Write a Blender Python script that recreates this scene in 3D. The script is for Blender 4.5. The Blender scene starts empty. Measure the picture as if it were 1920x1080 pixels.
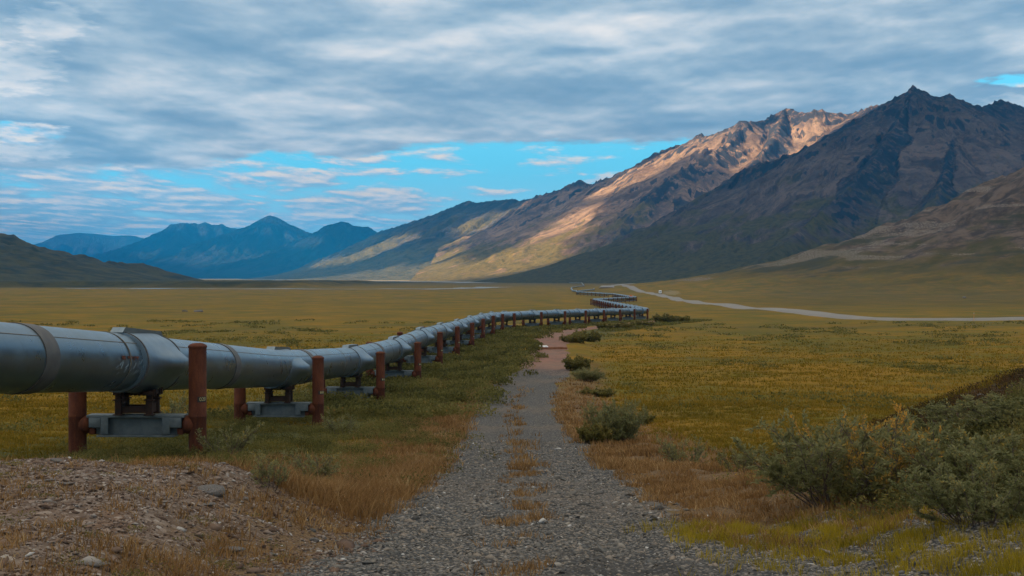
import bpy, bmesh, math, random
import numpy as np
from mathutils import Vector, Matrix
R = math.radians
C = bpy.context.scene.collection
S = bpy.context.scene
rng = np.random.default_rng(7)
random.seed(7)

# ------------------------------------------------------------------ camera
F = 2650.0            # focal length in pixels of the 1920 wide photograph
HOR = 520.0           # row of the true horizon
ZC = 10.5             # camera height over the far plain
cam = bpy.data.cameras.new('camera'); cam_o = bpy.data.objects.new('camera', cam); C.objects.link(cam_o)
cam_o.location = (0, 0, ZC); cam_o.rotation_euler = (R(90), 0, 0)
cam.sensor_width = 36; cam.lens = F / 1920 * 36; cam.shift_y = -(540 - HOR) / 1920
cam.clip_start = .1; cam.clip_end = 150000
S.camera = cam_o
S.render.engine = 'CYCLES'
cy = S.cycles
cy.use_denoising = True
cy.use_adaptive_sampling = True; cy.adaptive_threshold = .01
cy.max_bounces = 6; cy.diffuse_bounces = 3; cy.glossy_bounces = 3; cy.transmission_bounces = 4
cy.transparent_max_bounces = 8; cy.volume_bounces = 1
cy.caustics_reflective = False; cy.caustics_refractive = False
cy.sample_clamp_indirect = 4
vs = S.view_settings
vs.view_transform = 'Standard'; vs.look = 'None'; vs.gamma = 1; vs.use_curve_mapping = False; vs.exposure = 1.5

def px(u, v, y):      # a point of the photograph at forward distance y
    return ((u - 960) / F * y, y, ZC - (v - HOR) / F * y)

# ------------------------------------------------------------------ node helper
def nd(nt, typ, props=None, **ins):
    n = nt.nodes.new(typ)
    for k, v in (props or {}).items(): setattr(n, k, v)
    for k, v in ins.items():
        k2 = int(k[1:]) if k[0] == 'i' and k[1:].isdigit() else k.replace('_', ' ')
        s = n.inputs[k2]
        if isinstance(v, bpy.types.NodeSocket): nt.links.new(v, s)
        elif isinstance(v, bpy.types.Node): nt.links.new(v.outputs[0], s)
        else: s.default_value = v
    return n
def mth(nt, op, a, b=0.0, c=0.0, clamp=False):
    return nd(nt, 'ShaderNodeMath', {'operation': op, 'use_clamp': clamp}, i0=a, i1=b, i2=c).outputs[0]
def vmt(nt, op, a, b=(0, 0, 0)):
    return nd(nt, 'ShaderNodeVectorMath', {'operation': op}, i0=a, i1=b).outputs[0]
def c4(c): return (c[0], c[1], c[2], 1)
def mix(nt, f, a, b, blend='MIX'):
    n = nt.nodes.new('ShaderNodeMix'); n.data_type = 'RGBA'; n.blend_type = blend; n.clamp_factor = True
    for s, v in ((n.inputs[0], f), (n.inputs[6], a), (n.inputs[7], b)):
        if isinstance(v, bpy.types.NodeSocket): nt.links.new(v, s)
        else: s.default_value = c4(v) if isinstance(v, tuple) else v
    return n.outputs[2]
def ramp(nt, f, stops, interp='LINEAR'):
    n = nt.nodes.new('ShaderNodeValToRGB'); nt.links.new(f, n.inputs[0])
    cr = n.color_ramp; cr.interpolation = interp
    while len(cr.elements) < len(stops): cr.elements.new(.5)
    for e, (p, c) in zip(cr.elements, stops):
        e.position = p; e.color = c4(c) if isinstance(c, tuple) else (c, c, c, 1)
    return n.outputs[0]
def mrange(nt, v, a, b, c=0.0, d=1.0, smooth=True):
    n = nd(nt, 'ShaderNodeMapRange', {'interpolation_type': 'SMOOTHSTEP' if smooth else 'LINEAR'})
    nt.links.new(v, n.inputs[0])
    for i, x in ((1, a), (2, b), (3, c), (4, d)):
        if isinstance(x, bpy.types.NodeSocket): nt.links.new(x, n.inputs[i])
        else: n.inputs[i].default_value = x
    return n.outputs[0]
def noise(nt, vec, scale, detail=4, rough=.5, dist=0.0, out=0):
    return nd(nt, 'ShaderNodeTexNoise', None, Vector=vec, Scale=scale, Detail=detail, Roughness=rough, Distortion=dist).outputs[out]

# ------------------------------------------------------------------ sky, sun
SUN_EL, SUN_AZ = 19.0, -128.0          # azimuth from +Y towards +X
to_sun = Vector((math.sin(R(SUN_AZ)) * math.cos(R(SUN_EL)), math.cos(R(SUN_AZ)) * math.cos(R(SUN_EL)), math.sin(R(SUN_EL))))
W = bpy.data.worlds.new('World'); S.world = W; W.use_nodes = True
nt = W.node_tree; nt.nodes.clear()
sky = nd(nt, 'ShaderNodeTexSky', {'sky_type': 'NISHITA', 'sun_disc': False, 'sun_elevation': R(SUN_EL), 'sun_rotation': R(SUN_AZ),
                                  'altitude': 600, 'air_density': 1.0, 'dust_density': .3, 'ozone_density': 2.0})
gen = nd(nt, 'ShaderNodeTexCoord').outputs['Generated']
sp = nd(nt, 'ShaderNodeSeparateXYZ', None, Vector=gen)
X_, Y_, Z_ = sp.outputs
hor = mth(nt, 'SQRT', mth(nt, 'ADD', mth(nt, 'MULTIPLY', X_, X_), mth(nt, 'MULTIPLY', Y_, Y_)))
hor = mth(nt, 'MAXIMUM', hor, .001)
V = mth(nt, 'DIVIDE', Z_, hor)                       # tangent of the elevation
A = mth(nt, 'ARCTAN2', X_, Y_)                       # bearing
Vp = mth(nt, 'ADD', mth(nt, 'MAXIMUM', V, 0.0), .02)
rad = mth(nt, 'DIVIDE', 1.0, Vp)                     # distance on the flat cloud layer
def plane(dy, off, kx=8.3, ky=10.6):      # flattened cloud cells that shrink towards the horizon
    vp = mth(nt, 'ADD', mth(nt, 'MAXIMUM', V, 0.0), .012)
    return nd(nt, 'ShaderNodeCombineXYZ', None, X=mth(nt, 'DIVIDE', mth(nt, 'MULTIPLY', A, kx), mth(nt, 'SQRT', vp)),
              Y=mth(nt, 'ADD', mth(nt, 'MULTIPLY', mth(nt, 'LOGARITHM', vp, math.e), ky), dy), Z=off).outputs[0]
# clear sky: the sky texture, pulled to the clean cyan of the photograph
clear = mix(nt, mrange(nt, V, .0, .085), (7.4, 10.2, 11.6), (1.7, 9.0, 12.4))
clear = mix(nt, .15, clear, sky.outputs[0])
# high deck
p0, p1 = plane(0.0, 3.1), plane(.30, 3.1)
big = noise(nt, p0, .20, 3, .5)
n0 = noise(nt, p0, .52, 7, .50, .1); n1 = noise(nt, p1, .52, 7, .50, .1)
lit = mth(nt, 'SUBTRACT', n0, n1)
b = mth(nt, 'ADD', mth(nt, 'MULTIPLY', n0, .62), mth(nt, 'MULTIPLY', big, .42))
b = mth(nt, 'ADD', b, mth(nt, 'MULTIPLY', lit, .52))
left = mrange(nt, A, -.40, .30, .055, -.045, False)
b = mth(nt, 'ADD', b, left)
DECK = [(.36, (2.3, 3.9, 5.3)), (.46, (3.0, 4.55, 5.85)), (.55, (4.3, 5.7, 6.7)), (.64, (6.3, 7.2, 7.8)), (.77, (9.4, 9.2, 8.9))]
q0, q1 = plane(0.0, 11.0), plane(.34, 11.0)
m0 = noise(nt, q0, .70, 8, .56, .2); m1 = noise(nt, q1, .70, 8, .56, .2)
ml = mth(nt, 'SUBTRACT', m0, m1)
lowc = ramp(nt, mth(nt, 'ADD', mth(nt, 'MULTIPLY', ml, 1.5), mth(nt, 'MULTIPLY', m0, .8)), [(.28, (3.6, 6.3, 8.2)), (.42, (5.4, 7.3, 8.6)), (.53, (8.2, 8.5, 8.7)), (.66, (10.6, 9.6, 8.4))])
cover = mth(nt, 'ADD', mrange(nt, V, .030, .078, .43, .60, False), mrange(nt, A, -.40, .05, -.17, 0.0))
lowm = mrange(nt, mth(nt, 'SUBTRACT', m0, cover), -.06, .09)
lo = mix(nt, lowm, clear, lowc)
# edge of the deck by bearing
fc = nt.nodes.new('ShaderNodeFloatCurve')
nt.links.new(mrange(nt, A, -.5, .5, 0, 1, False), fc.inputs['Value'])
cv = fc.mapping.curves[0]
ev = [(-.5, .062), (-.347, .069), (-.265, .0735), (-.233, .073), (-.183, .0827), (-.165, .086), (-.116, .0815), (-.09, .0858), (-.06, .0915), (.015, .0935), (.105, .0935), (.2, .10), (.5, .10)]
cv.points[0].location = (0, ev[0][1] * 5); cv.points[1].location = (1, ev[-1][1] * 5)
for a_, e_ in ev[1:-1]: cv.points.new(a_ + .5, e_ * 5)
fc.mapping.update()
edge = mth(nt, 'MULTIPLY', fc.outputs[0], .2)
en = noise(nt, nd(nt, 'ShaderNodeCombineXYZ', None, X=mth(nt, 'MULTIPLY', A, 60), Y=mth(nt, 'MULTIPLY', V, 240)).outputs[0], 1.0, 5, .55)
edge = mth(nt, 'ADD', edge, mth(nt, 'MULTIPLY', mth(nt, 'SUBTRACT', en, .5), .012))
dm = mrange(nt, mth(nt, 'SUBTRACT', V, edge), -.0005, .0045)
# two gaps in the deck with blue behind them (low at the left, top right)
def gap(a0, v0, ra, rv):
    d = mth(nt, 'ADD', mth(nt, 'POWER', mth(nt, 'ABSOLUTE', mth(nt, 'DIVIDE', mth(nt, 'SUBTRACT', A, a0), ra)), 2.0),
            mth(nt, 'POWER', mth(nt, 'ABSOLUTE', mth(nt, 'DIVIDE', mth(nt, 'SUBTRACT', V, v0), rv)), 2.0))
    d = mth(nt, 'ADD', d, mth(nt, 'MULTIPLY', mth(nt, 'SUBTRACT', en, .5), 3.2))
    return mrange(nt, d, .2, 1.1, 1.0, 0.0)
gp = mth(nt, 'MAXIMUM', gap(-.336, .0965, .034, .0085), gap(.345, .131, .030, .0045))
dm = mth(nt, 'MULTIPLY', dm, mth(nt, 'SUBTRACT', 1.0, gp))
# bright sunlit heads showing through the deck at the left
br = mth(nt, 'MAXIMUM', gap(-.315, .172, .032, .014), mth(nt, 'MAXIMUM', gap(-.338, .140, .034, .020), mth(nt, 'MAXIMUM', gap(-.335, .083, .035, .006), gap(.36, .117, .05, .006))))
deck = ramp(nt, mth(nt, 'ADD', b, mth(nt, 'MULTIPLY', br, .12)), DECK)
allsky = mix(nt, dm, lo, deck)
allsky = mix(nt, mrange(nt, V, .23, .6), allsky, mix(nt, n0, (4.2, 4.1, 3.7), (7.2, 6.8, 6.0)))
# an overcast sky is brighter overhead than near the horizon
zen = mrange(nt, V, .22, 1.2, 1.0, 1.85)
allsky = mix(nt, 1.0, allsky, nd(nt, 'ShaderNodeCombineColor', None, Red=zen, Green=zen, Blue=zen).outputs[0], 'MULTIPLY')
allsky = mix(nt, 1.0, allsky, (.73, .73, .73), 'MULTIPLY')
bg = nd(nt, 'ShaderNodeBackground', None, Color=allsky, Strength=.05)
nd(nt, 'ShaderNodeOutputWorld', None, Surface=bg.outputs[0])
W.cycles.sampling_method = 'MANUAL'; W.cycles.sample_map_resolution = 1024

sun = bpy.data.lights.new('sun', 'SUN'); sun.energy = 5.0; sun.angle = R(.5); sun.color = (1.0, .75, .48)
sun_o = bpy.data.objects.new('sun', sun); C.objects.link(sun_o)
sun_o.rotation_euler = to_sun.to_track_quat('Z', 'Y').to_euler(); sun_o.location = (-50, 0, 60)

# ------------------------------------------------------------------ mesh helpers
def tag(o, label=None, cat=None, group=None, kind=None):
    if label: o['label'] = label
    if cat: o['category'] = cat
    if group: o['group'] = group
    if kind: o['kind'] = kind
    return o
def link(name, me, mat, parent=None):
    o = bpy.data.objects.new(name, me); C.objects.link(o)
    if mat and not me.materials: me.materials.append(mat)
    if parent: o.parent = parent
    return o
def empty(name, loc, rz=0.0):
    o = bpy.data.objects.new(name, None); C.objects.link(o); o.location = loc; o.rotation_euler = (0, 0, rz)
    o.empty_display_size = .3
    return o
def np_mesh(name, verts, faces, smooth=False, attrs=None):
    """verts (n,3); faces (m,k) array with k = 3 or 4, or a list of such arrays"""
    me = bpy.data.meshes.new(name)
    fl = faces if isinstance(faces, list) else [faces]
    fl = [np.asarray(f, np.int32) for f in fl if len(f)]
    nl = sum(f.size for f in fl); nf = sum(len(f) for f in fl)
    me.vertices.add(len(verts)); me.vertices.foreach_set('co', np.asarray(verts, np.float32).ravel())
    me.loops.add(nl); me.polygons.add(nf)
    me.loops.foreach_set('vertex_index', np.concatenate([f.ravel() for f in fl]))
    tot = np.concatenate([np.full(len(f), f.shape[1], np.int32) for f in fl])
    st = np.concatenate([[0], np.cumsum(tot)[:-1]]).astype(np.int32)
    me.polygons.foreach_set('loop_start', st)
    me.update(calc_edges=True)
    if smooth: me.polygons.foreach_set('use_smooth', np.ones(nf, bool))
    for k, a in (attrs or {}).items():
        at = me.attributes.new(k, 'FLOAT', 'POINT'); at.data.foreach_set('value', np.asarray(a, np.float32))
    me.validate(); me.update()
    return me
class MB:
    def __init__(s): s.bm = bmesh.new()
    def box(s, c, d, M=None, bev=0.0):
        r = bmesh.ops.create_cube(s.bm, size=1.0, matrix=Matrix.Translation(c) @ Matrix.Diagonal((d[0], d[1], d[2], 1)))
        vs_ = r['verts']
        if bev:
            es = list({e for v in vs_ for e in v.link_edges})
            bmesh.ops.bevel(s.bm, geom=es, offset=bev, segments=2, affect='EDGES', profile=.5)
        return s
    def cyl(s, a, b, r, r2=None, n=16, caps=True):
        a, b = Vector(a), Vector(b); d = b - a
        M = Matrix.Translation((a + b) / 2) @ d.to_track_quat('Z', 'Y').to_matrix().to_4x4()
        bmesh.ops.create_cone(s.bm, cap_ends=caps, segments=n, radius1=r, radius2=r if r2 is None else r2, depth=d.length, matrix=M)
        return s
    def lathe(s, prof, n=24, M=None):       # prof: (radius, z) about local z
        rows = []
        for r, z in prof:
            row = []
            for k in range(n):
                a = 2 * math.pi * k / n
                p = Vector((r * math.cos(a), r * math.sin(a), z))
                row.append(s.bm.verts.new(M @ p if M else p))
            rows.append(row)
        for r0, r1 in zip(rows, rows[1:]):
            for k in range(n): s.bm.faces.new((r0[k], r0[(k + 1) % n], r1[(k + 1) % n], r1[k]))
        s.bm.faces.new(rows[0][::-1]); s.bm.faces.new(rows[-1])
        return s
    def prism(s, pts, axis_a, axis_b):      # polygon pts extruded from offset a to b
        va = [s.bm.verts.new(Vector(p) + Vector(axis_a)) for p in pts]; vb = [s.bm.verts.new(Vector(p) + Vector(axis_b)) for p in pts]
        n = len(pts)
        for k in range(n): s.bm.faces.new((va[k], va[(k + 1) % n], vb[(k + 1) % n], vb[k]))
        s.bm.faces.new(va[::-1]); s.bm.faces.new(vb)
        return s
    def mesh(s, name, smooth=None):
        bmesh.ops.recalc_face_normals(s.bm, faces=s.bm.faces)
        me = bpy.data.meshes.new(name); s.bm.to_mesh(me); s.bm.free()
        if smooth is not None:
            me.polygons.foreach_set('use_smooth', np.ones(len(me.polygons), bool))
            me.set_sharp_from_angle(angle=R(smooth))
        return me

# numpy gradient noise
_perm = np.random.default_rng(3).permutation(512).astype(np.int64)
_ga = np.random.default_rng(4).random(512) * 2 * np.pi
_gx, _gy = np.cos(_ga), np.sin(_ga)
def perlin(x, y, seed=0):
    xi = np.floor(x).astype(np.int64); yi = np.floor(y).astype(np.int64); xf = x - xi; yf = y - yi
    def g(ix, iy, dx, dy):
        h = _perm[(_perm[(ix + seed * 17) & 511] + iy) & 511]
        return _gx[h] * dx + _gy[h] * dy
    u = xf ** 3 * (xf * (xf * 6 - 15) + 10); v = yf ** 3 * (yf * (yf * 6 - 15) + 10)
    a = g(xi, yi, xf, yf); b_ = g(xi + 1, yi, xf - 1, yf); c = g(xi, yi + 1, xf, yf - 1); d = g(xi + 1, yi + 1, xf - 1, yf - 1)
    return ((a * (1 - u) + b_ * u) * (1 - v) + (c * (1 - u) + d * u) * v) * 1.5
def fbm(x, y, oct=4, seed=0, gain=.5):
    s = 0.0; a = 1.0
    for k in range(oct): s = s + a * perlin(x * 2 ** k, y * 2 ** k, seed + k); a *= gain
    return s
def ridged(x, y, oct=5, seed=0, gain=.5):
    s = 0.0; a = 1.0; w = 1.0
    for k in range(oct):
        n = 1 - np.abs(perlin(x * 2 ** k, y * 2 ** k, seed + k)); n = n * n * w
        s = s + a * n; w = np.clip(n * 1.6, 0, 1); a *= gain
    return s
def ss(x, a=0.0, b=1.0):
    t = np.clip((x - a) / (b - a), 0, 1); return t * t * (3 - 2 * t)
def seg_dist(X, Y, pts, W_=None):
    """nearest point of a 3-D polyline in plan: distance and interpolated columns"""
    best = np.full(X.shape, 1e18); val = np.zeros(X.shape)
    for p, q in zip(pts, pts[1:]):
        dx, dy = q[0] - p[0], q[1] - p[1]; L = dx * dx + dy * dy + 1e-9
        t = np.clip(((X - p[0]) * dx + (Y - p[1]) * dy) / L, 0, 1)
        d = (X - p[0] - t * dx) ** 2 + (Y - p[1] - t * dy) ** 2
        m = d < best; best = np.where(m, d, best); val = np.where(m, p[2] + t * (q[2] - p[2]), val)
    return np.sqrt(best), val
def tent(X, Y, pts, k, p, zb=-8.0, wmax=1e9, along=False):
    """mountain flank falling from a crest line, concave towards its foot; the highest over all segments"""
    h = np.full(X.shape, zb, float)
    dn = np.full(X.shape, 1e9); sa = np.zeros(X.shape); acc = 0.0
    for a, b_ in zip(pts, pts[1:]):
        dx, dy = b_[0] - a[0], b_[1] - a[1]; L = dx * dx + dy * dy + 1e-9
        t = np.clip(((X - a[0]) * dx + (Y - a[1]) * dy) / L, 0, 1)
        d = np.sqrt((X - a[0] - t * dx) ** 2 + (Y - a[1] - t * dy) ** 2)
        H = a[2] + t * (b_[2] - a[2]) - zb
        h = np.maximum(h, zb + H * np.clip(1 - d / (np.minimum(k * H, wmax) + 1), 0, 1) ** p)
        sa = np.where(d < dn, acc + t * math.sqrt(L), sa); acc += math.sqrt(L)
        dn = np.minimum(dn, d)
    return (h, dn, sa) if along else (h, dn)

# ------------------------------------------------------------------ lie of the land
_py = np.array([-60, 0, 11, 16, 27.6, 37, 56, 75, 92, 111, 129, 147, 166, 184, 202, 220, 260, 340, 520, 700, 900, 1100, 60000.])
_pz = np.array([9.2, 8.8, 8.1, 7.6, 6.54, 5.8, 4.55, 3.85, 3.6, 3.4, 3.1, 2.95, 2.8, 2.65, 2.3, 1.95, 1.5, .3, -1.4, -3, -4.6, -5, -5.])
def P(y):
    y = np.asarray(y, float); s = 0
    for k in (-.1, -.05, 0, .05, .1): s = s + np.interp(y * (1 + k) + k * 10, _py, _pz)
    return s / 5
# track: centre x by y, half width
_ty = np.array([-20, 5, 16, 27.6, 37, 56, 75, 92, 103, 125, 152, 178, 205, 226, 245, 265, 290, 320, 360])
_tx = np.array([.2, .2, .2, .35, .25, .15, .3, 1.4, 2.3, 3.1, 4.0, 5.0, 7.6, 11, 15, 19.5, 26, 33, 44.])
def track_dx(x, y): return x - np.interp(y, _ty, _tx)
hill_right = [px(u, v, y) for u, v, y in ((2900, 60, 1500), (2400, 130, 1650), (2080, 205, 1750), (1920, 303, 1800), (1850, 350, 1900), (1780, 393, 2000), (1700, 428, 2100), (1600, 468, 2250), (1500, 494, 2450), (1400, 514, 2700), (1330, 524, 2900))]
hill_left = [px(u, v, y) for u, v, y in ((-900, 230, 3000), (-400, 330, 3400), (-120, 415, 3700), (0, 437, 3800), (22, 441, 3800), (45, 455, 3850), (75, 459, 3850), (105, 467, 3900), (150, 474, 3950), (200, 487, 4000), (235, 489, 4050), (262, 489, 4050), (300, 500, 4150), (330, 511, 4200), (345, 516, 4250))]
def base_z(x, y):
    z = P(y)
    # gravel mound left of the track
    m = (1 - ss(x, -3.7, -1.75)) * (1 - ss(y, 15.6, 21.5)) * ss(x, -30, -20)
    z = z + np.maximum(8.47 + .012 * (13 - y) * 2 - z, 0) * m
    # heath bank on the right
    z = z + .3 * ss(x, 2.5, 4.5) * (1 - ss(y, 20, 27)) * ss(y, 2, 12) + 2.6 * ss(x, 4.4, 12.5) * (1 - ss(y, 27, 42)) * ss(y, 2, 12)
    # low embankment of the track where it crosses the bog
    td = np.abs(track_dx(x, y)); z = z + .25 * (1 - ss(td, 2.6, 5.0)) * ss(y, 50, 90) * (1 - ss(y, 330, 360))
    return z
def far_z(x, y):
    z = np.zeros_like(x)
    h, _ = tent(x, y, hill_right, 5.0, 2.0, 0.0, 600.); z = np.maximum(z, h * ss(y, 500, 900))
    h, _ = tent(x, y, hill_left, 4.0, 1.35, 0.0, 1200.); z = np.maximum(z, np.where(y > 1500, h, 0))
    # river terrace with a cut bank
    e = y - 2080 + .25 * (x + 300) + 90 * fbm(x / 300, y / 300, 3, 5)
    t = ss(e, 0, 60) * (1 - ss(x + 30 * fbm(x / 80, y / 200, 2, 9), -380, -290)) * (1 - ss(y, 3300, 4200)); z = np.maximum(z, 8.5 * t)
    return z
def ground_z(x, y, fine=True):
    x = np.asarray(x, float); y = np.asarray(y, float)
    z = base_z(x, y)
    fz = far_z(x, y)
    rough_far = np.minimum(fz, 90) * .10
    z = z + fz + rough_far * fbm(x / 60, y / 60, 4, 21) + ss(y, 60, 400) * .8 * fbm(x / 70, y / 130, 3, 31) * (1 - .7 * ss(np.abs(y - 600), 900, 2000))
    td = np.abs(track_dx(x, y)); on = 1 - ss(td, 1.5, 3.2)
    if fine:
        mound = (1 - ss(x, -3.4, -1.9)) * (1 - ss(y, 17, 22))
        tus = (1 - on) * (1 - .75 * mound) * (1 - ss(y, 120, 500))
        z = z + tus * (.07 * fbm(x / .9, y / .9, 3, 41) + .12 * fbm(x / 4.5, y / 4.5, 2, 45))
        z = z + .025 * on * fbm(x / .7, y / .7, 2, 51)
        rut = np.exp(-((td - .95) / .32) ** 2)
        z = z - .07 * rut * (y < 140)
        z = z + .03 * mound * fbm(x / .35, y / .35, 3, 61) + .08 * mound * fbm(x / 1.6, y / 1.6, 2, 64)
    return z
def gz(x, y): return float(ground_z(np.array([x]), np.array([y]))[0])
#SECTION_END_A
# ------------------------------------------------------------------ materials
def mat(name):
    m = bpy.data.materials.new(name); m.use_nodes = True; t = m.node_tree; t.nodes.clear()
    b_ = t.nodes.new('ShaderNodeBsdfPrincipled'); o = t.nodes.new('ShaderNodeOutputMaterial')
    t.links.new(b_.outputs[0], o.inputs[0]); b_.inputs['Specular IOR Level'].default_value = .25
    return m, t, b_
def setc(t, b_, col=None, rough=None, metal=None, bump=None, bstr=.3, bdist=.02):
    for k, v in (('Base Color', col), ('Roughness', rough), ('Metallic', metal)):
        if v is None: continue
        if isinstance(v, bpy.types.NodeSocket): t.links.new(v, b_.inputs[k])
        else: b_.inputs[k].default_value = c4(v) if isinstance(v, tuple) else v
    if bump is not None:
        n = nd(t, 'ShaderNodeBump', None, Strength=bstr, Distance=bdist, Height=bump); t.links.new(n.outputs[0], b_.inputs['Normal'])
def attr(t, name): return nd(t, 'ShaderNodeAttribute', {'attribute_name': name}).outputs['Fac']
def pos(t): return nd(t, 'ShaderNodeNewGeometry').outputs['Position']
def scl(t, v, s): return vmt(t, 'MULTIPLY', v, s)

def mat_ground():
    m, t, b_ = mat('tundra_ground'); p = pos(t)
    flat = scl(t, p, (1, 1, 0))
    nA = noise(t, flat, .011, 5, .6); nB = noise(t, flat, .07, 5, .6); nC = noise(t, flat, .55, 5, .62); nD = noise(t, flat, 5.0, 4, .6); nE = noise(t, flat, 26.0, 3, .6)
    nS = noise(t, scl(t, flat, (.006, .03, 0)), 1.0, 6, .62); nF = noise(t, scl(t, flat, (.10, .22, 0)), 1.0, 5, .65)       # wet hollows, long across the valley
    # tundra mat: olive, ochre, brown
    g = mix(t, mrange(t, nA, .35, .65), (.205, .118, .008), (.255, .134, .009))
    g = mix(t, mth(t, 'MULTIPLY', mrange(t, nB, .42, .60), .9), g, (.120, .102, .011))
    g = mix(t, mth(t, 'MULTIPLY', mrange(t, noise(t, scl(t, flat, (.035, .015, 0)), 1.0, 4, .55), .48, .62), .7), g, (.098, .088, .013))
    g = mix(t, mth(t, 'MULTIPLY', mrange(t, nC, .50, .74), .55), g, (.125, .088, .016))
    g = mix(t, mth(t, 'MULTIPLY', mrange(t, nS, .53, .64), .75), g, (.095, .074, .016))
    g = mix(t, mth(t, 'MULTIPLY', mrange(t, nF, .50, .68), .6), g, (.110, .085, .018))
    g = mix(t, mth(t, 'MULTIPLY', mrange(t, nF, .46, .32), .45), g, (.30, .165, .022))
    g = mix(t, mth(t, 'MULTIPLY', mrange(t, nD, .52, .72), .35), g, (.080, .062, .014))
    g = mix(t, mth(t, 'MULTIPLY', mrange(t, nE, .5, .75), .35), g, (.26, .18, .035))
    # red heath / dry grass / heath bank
    rd = mth(t, 'MULTIPLY', attr(t, 'red'), mrange(t, mth(t, 'ADD', nC, mth(t, 'MULTIPLY', attr(t, 'red'), .35)), .5, .7))
    g = mix(t, rd, g, mix(t, nD, (.13, .058, .022), (.20, .10, .035)))
    he = mth(t, 'MULTIPLY', attr(t, 'heath'), mrange(t, mth(t, 'ADD', nC, mth(t, 'MULTIPLY', attr(t, 'heath'), .5)), .55, .8))
    g = mix(t, he, g, mix(t, nD, (.045, .034, .018), (.085, .05, .022)))
    dr = mth(t, 'MULTIPLY', attr(t, 'dry'), mrange(t, mth(t, 'ADD', nC, mth(t, 'MULTIPLY', attr(t, 'dry'), .4)), .45, .7))
    g = mix(t, dr, g, mix(t, mrange(t, nE, .35, .7), (.09, .058, .032), (.23, .145, .075)))
    gr = mth(t, 'MULTIPLY', attr(t, 'green'), mrange(t, mth(t, 'ADD', nC, mth(t, 'MULTIPLY', attr(t, 'green'), .4)), .5, .75))
    g = mix(t, gr, g, mix(t, nD, (.05, .055, .02), (.10, .10, .035)))
    # far ground: darker green flanks, stony streaks on the hillside
    xz = nd(t, 'ShaderNodeSeparateXYZ', None, Vector=p); zz_ = xz.outputs[2]
    leftm = mth(t, 'MULTIPLY', mrange(t, xz.outputs[0], -150.0, -420.0), mrange(t, xz.outputs[1], 6000.0, 4600.0))
    nH = noise(t, p, .02, 7, .65)
    hc = mix(t, leftm, mix(t, mrange(t, nH, .35, .65), (.042, .040, .013), (.105, .074, .019)), mix(t, mrange(t, nH, .38, .62), (.018, .022, .008), (.055, .050, .014)))
    hc = mix(t, mrange(t, xz.outputs[1], 4600.0, 6000.0), hc, mix(t, mrange(t, nH, .4, .6), (.24, .17, .05), (.30, .23, .11)))  # ochre far floor: dry gravel flats, colour raised to brighten the sunlit strip
    g = mix(t, attr(t, 'hill'), g, hc)
    br_ = mth(t, 'MULTIPLY', mth(t, 'SUBTRACT', 1.0, leftm), mrange(t, mth(t, 'ADD', zz_, mth(t, 'MULTIPLY', mth(t, 'SUBTRACT', nH, .5), 160)), 26, 62))
    g = mix(t, br_, g, mix(t, mrange(t, noise(t, scl(t, p, (1, 1, .3)), .05, 6, .68), .38, .64), (.045, .032, .022), (.130, .094, .068)))
    st = noise(t, scl(t, p, (.0035, .004, .045)), 1.0, 7, .62)
    sm = mth(t, 'MULTIPLY', attr(t, 'stone'), mth(t, 'MULTIPLY', mrange(t, st, .548, .562), mrange(t, nC, .46, .54)))
    g = mix(t, sm, g, mix(t, nB, (.14, .115, .092), (.22, .185, .15)))
    dk = noise(t, scl(t, p, (.006, .008, .05)), 1.3, 6, .6)
    g = mix(t, mth(t, 'MULTIPLY', attr(t, 'stone'), mrange(t, dk, .55, .68)), g, (.045, .042, .02))
    # gravel of the mound and the track
    vo = nd(t, 'ShaderNodeTexVoronoi', {'feature': 'F1'}, Vector=flat, Scale=22.0); v2 = nd(t, 'ShaderNodeTexVoronoi', {'feature': 'F1'}, Vector=flat, Scale=48.0)
    cellc = nd(t, 'ShaderNodeSeparateColor', None, Color=vo.outputs['Color']).outputs[0]
    grey = ramp(t, cellc, [(0, (.11, .102, .094)), (.4, (.185, .176, .162)), (.7, (.24, .20, .16)), (.93, (.30, .27, .235)), (1, (.40, .37, .34))])
    grey = mix(t, mrange(t, vo.outputs['Distance'], .25, .6), grey, (.05, .05, .05))
    brown = ramp(t, cellc, [(0, (.09, .062, .048)), (.4, (.145, .105, .082)), (.75, (.20, .155, .125)), (.95, (.28, .22, .18)), (1, (.38, .34, .30))])
    brown = mix(t, mth(t, 'MULTIPLY', mrange(t, nC, .5, .7), .7), brown, (.17, .09, .045))
    mo = mth(t, 'MULTIPLY', attr(t, 'mound'), mrange(t, mth(t, 'ADD', nD, mth(t, 'MULTIPLY', attr(t, 'mound'), .5)), .6, .8))
    g = mix(t, mo, g, brown)
    # far red dust on the track beyond the gravel
    y_ = nd(t, 'ShaderNodeSeparateXYZ', None, Vector=p).outputs[1]
    redf = mth(t, 'MULTIPLY', mrange(t, mth(t, 'ADD', y_, mth(t, 'MULTIPLY', mth(t, 'SUBTRACT', nB, .5), 60)), 96, 116), mrange(t, nC, .25, .55))
    trk = mix(t, redf, grey, mix(t, nC, (.21, .105, .075), (.29, .16, .12)))
    trk = mix(t, mth(t, 'MULTIPLY', mrange(t, nB, .5, .62), .35), trk, (.20, .15, .11))
    damp = attr(t, 'damp')
    trk = mix(t, mth(t, 'MULTIPLY', damp, mrange(t, nC, .3, .6)), trk, (.045, .042, .040))
    ro = mrange(t, mth(t, 'ADD', attr(t, 'road'), mth(t, 'MULTIPLY', mth(t, 'SUBTRACT', nC, .5), .9)), .4, .62)
    ro = mth(t, 'MULTIPLY', ro, mrange(t, attr(t, 'road'), 0.02, .2))
    g = mix(t, ro, g, trk)
    h = mth(t, 'ADD', mth(t, 'MULTIPLY', nC, .5), mth(t, 'ADD', mth(t, 'MULTIPLY', nD, .25), mth(t, 'MULTIPLY', v2.outputs['Distance'], -.05)))
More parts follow.
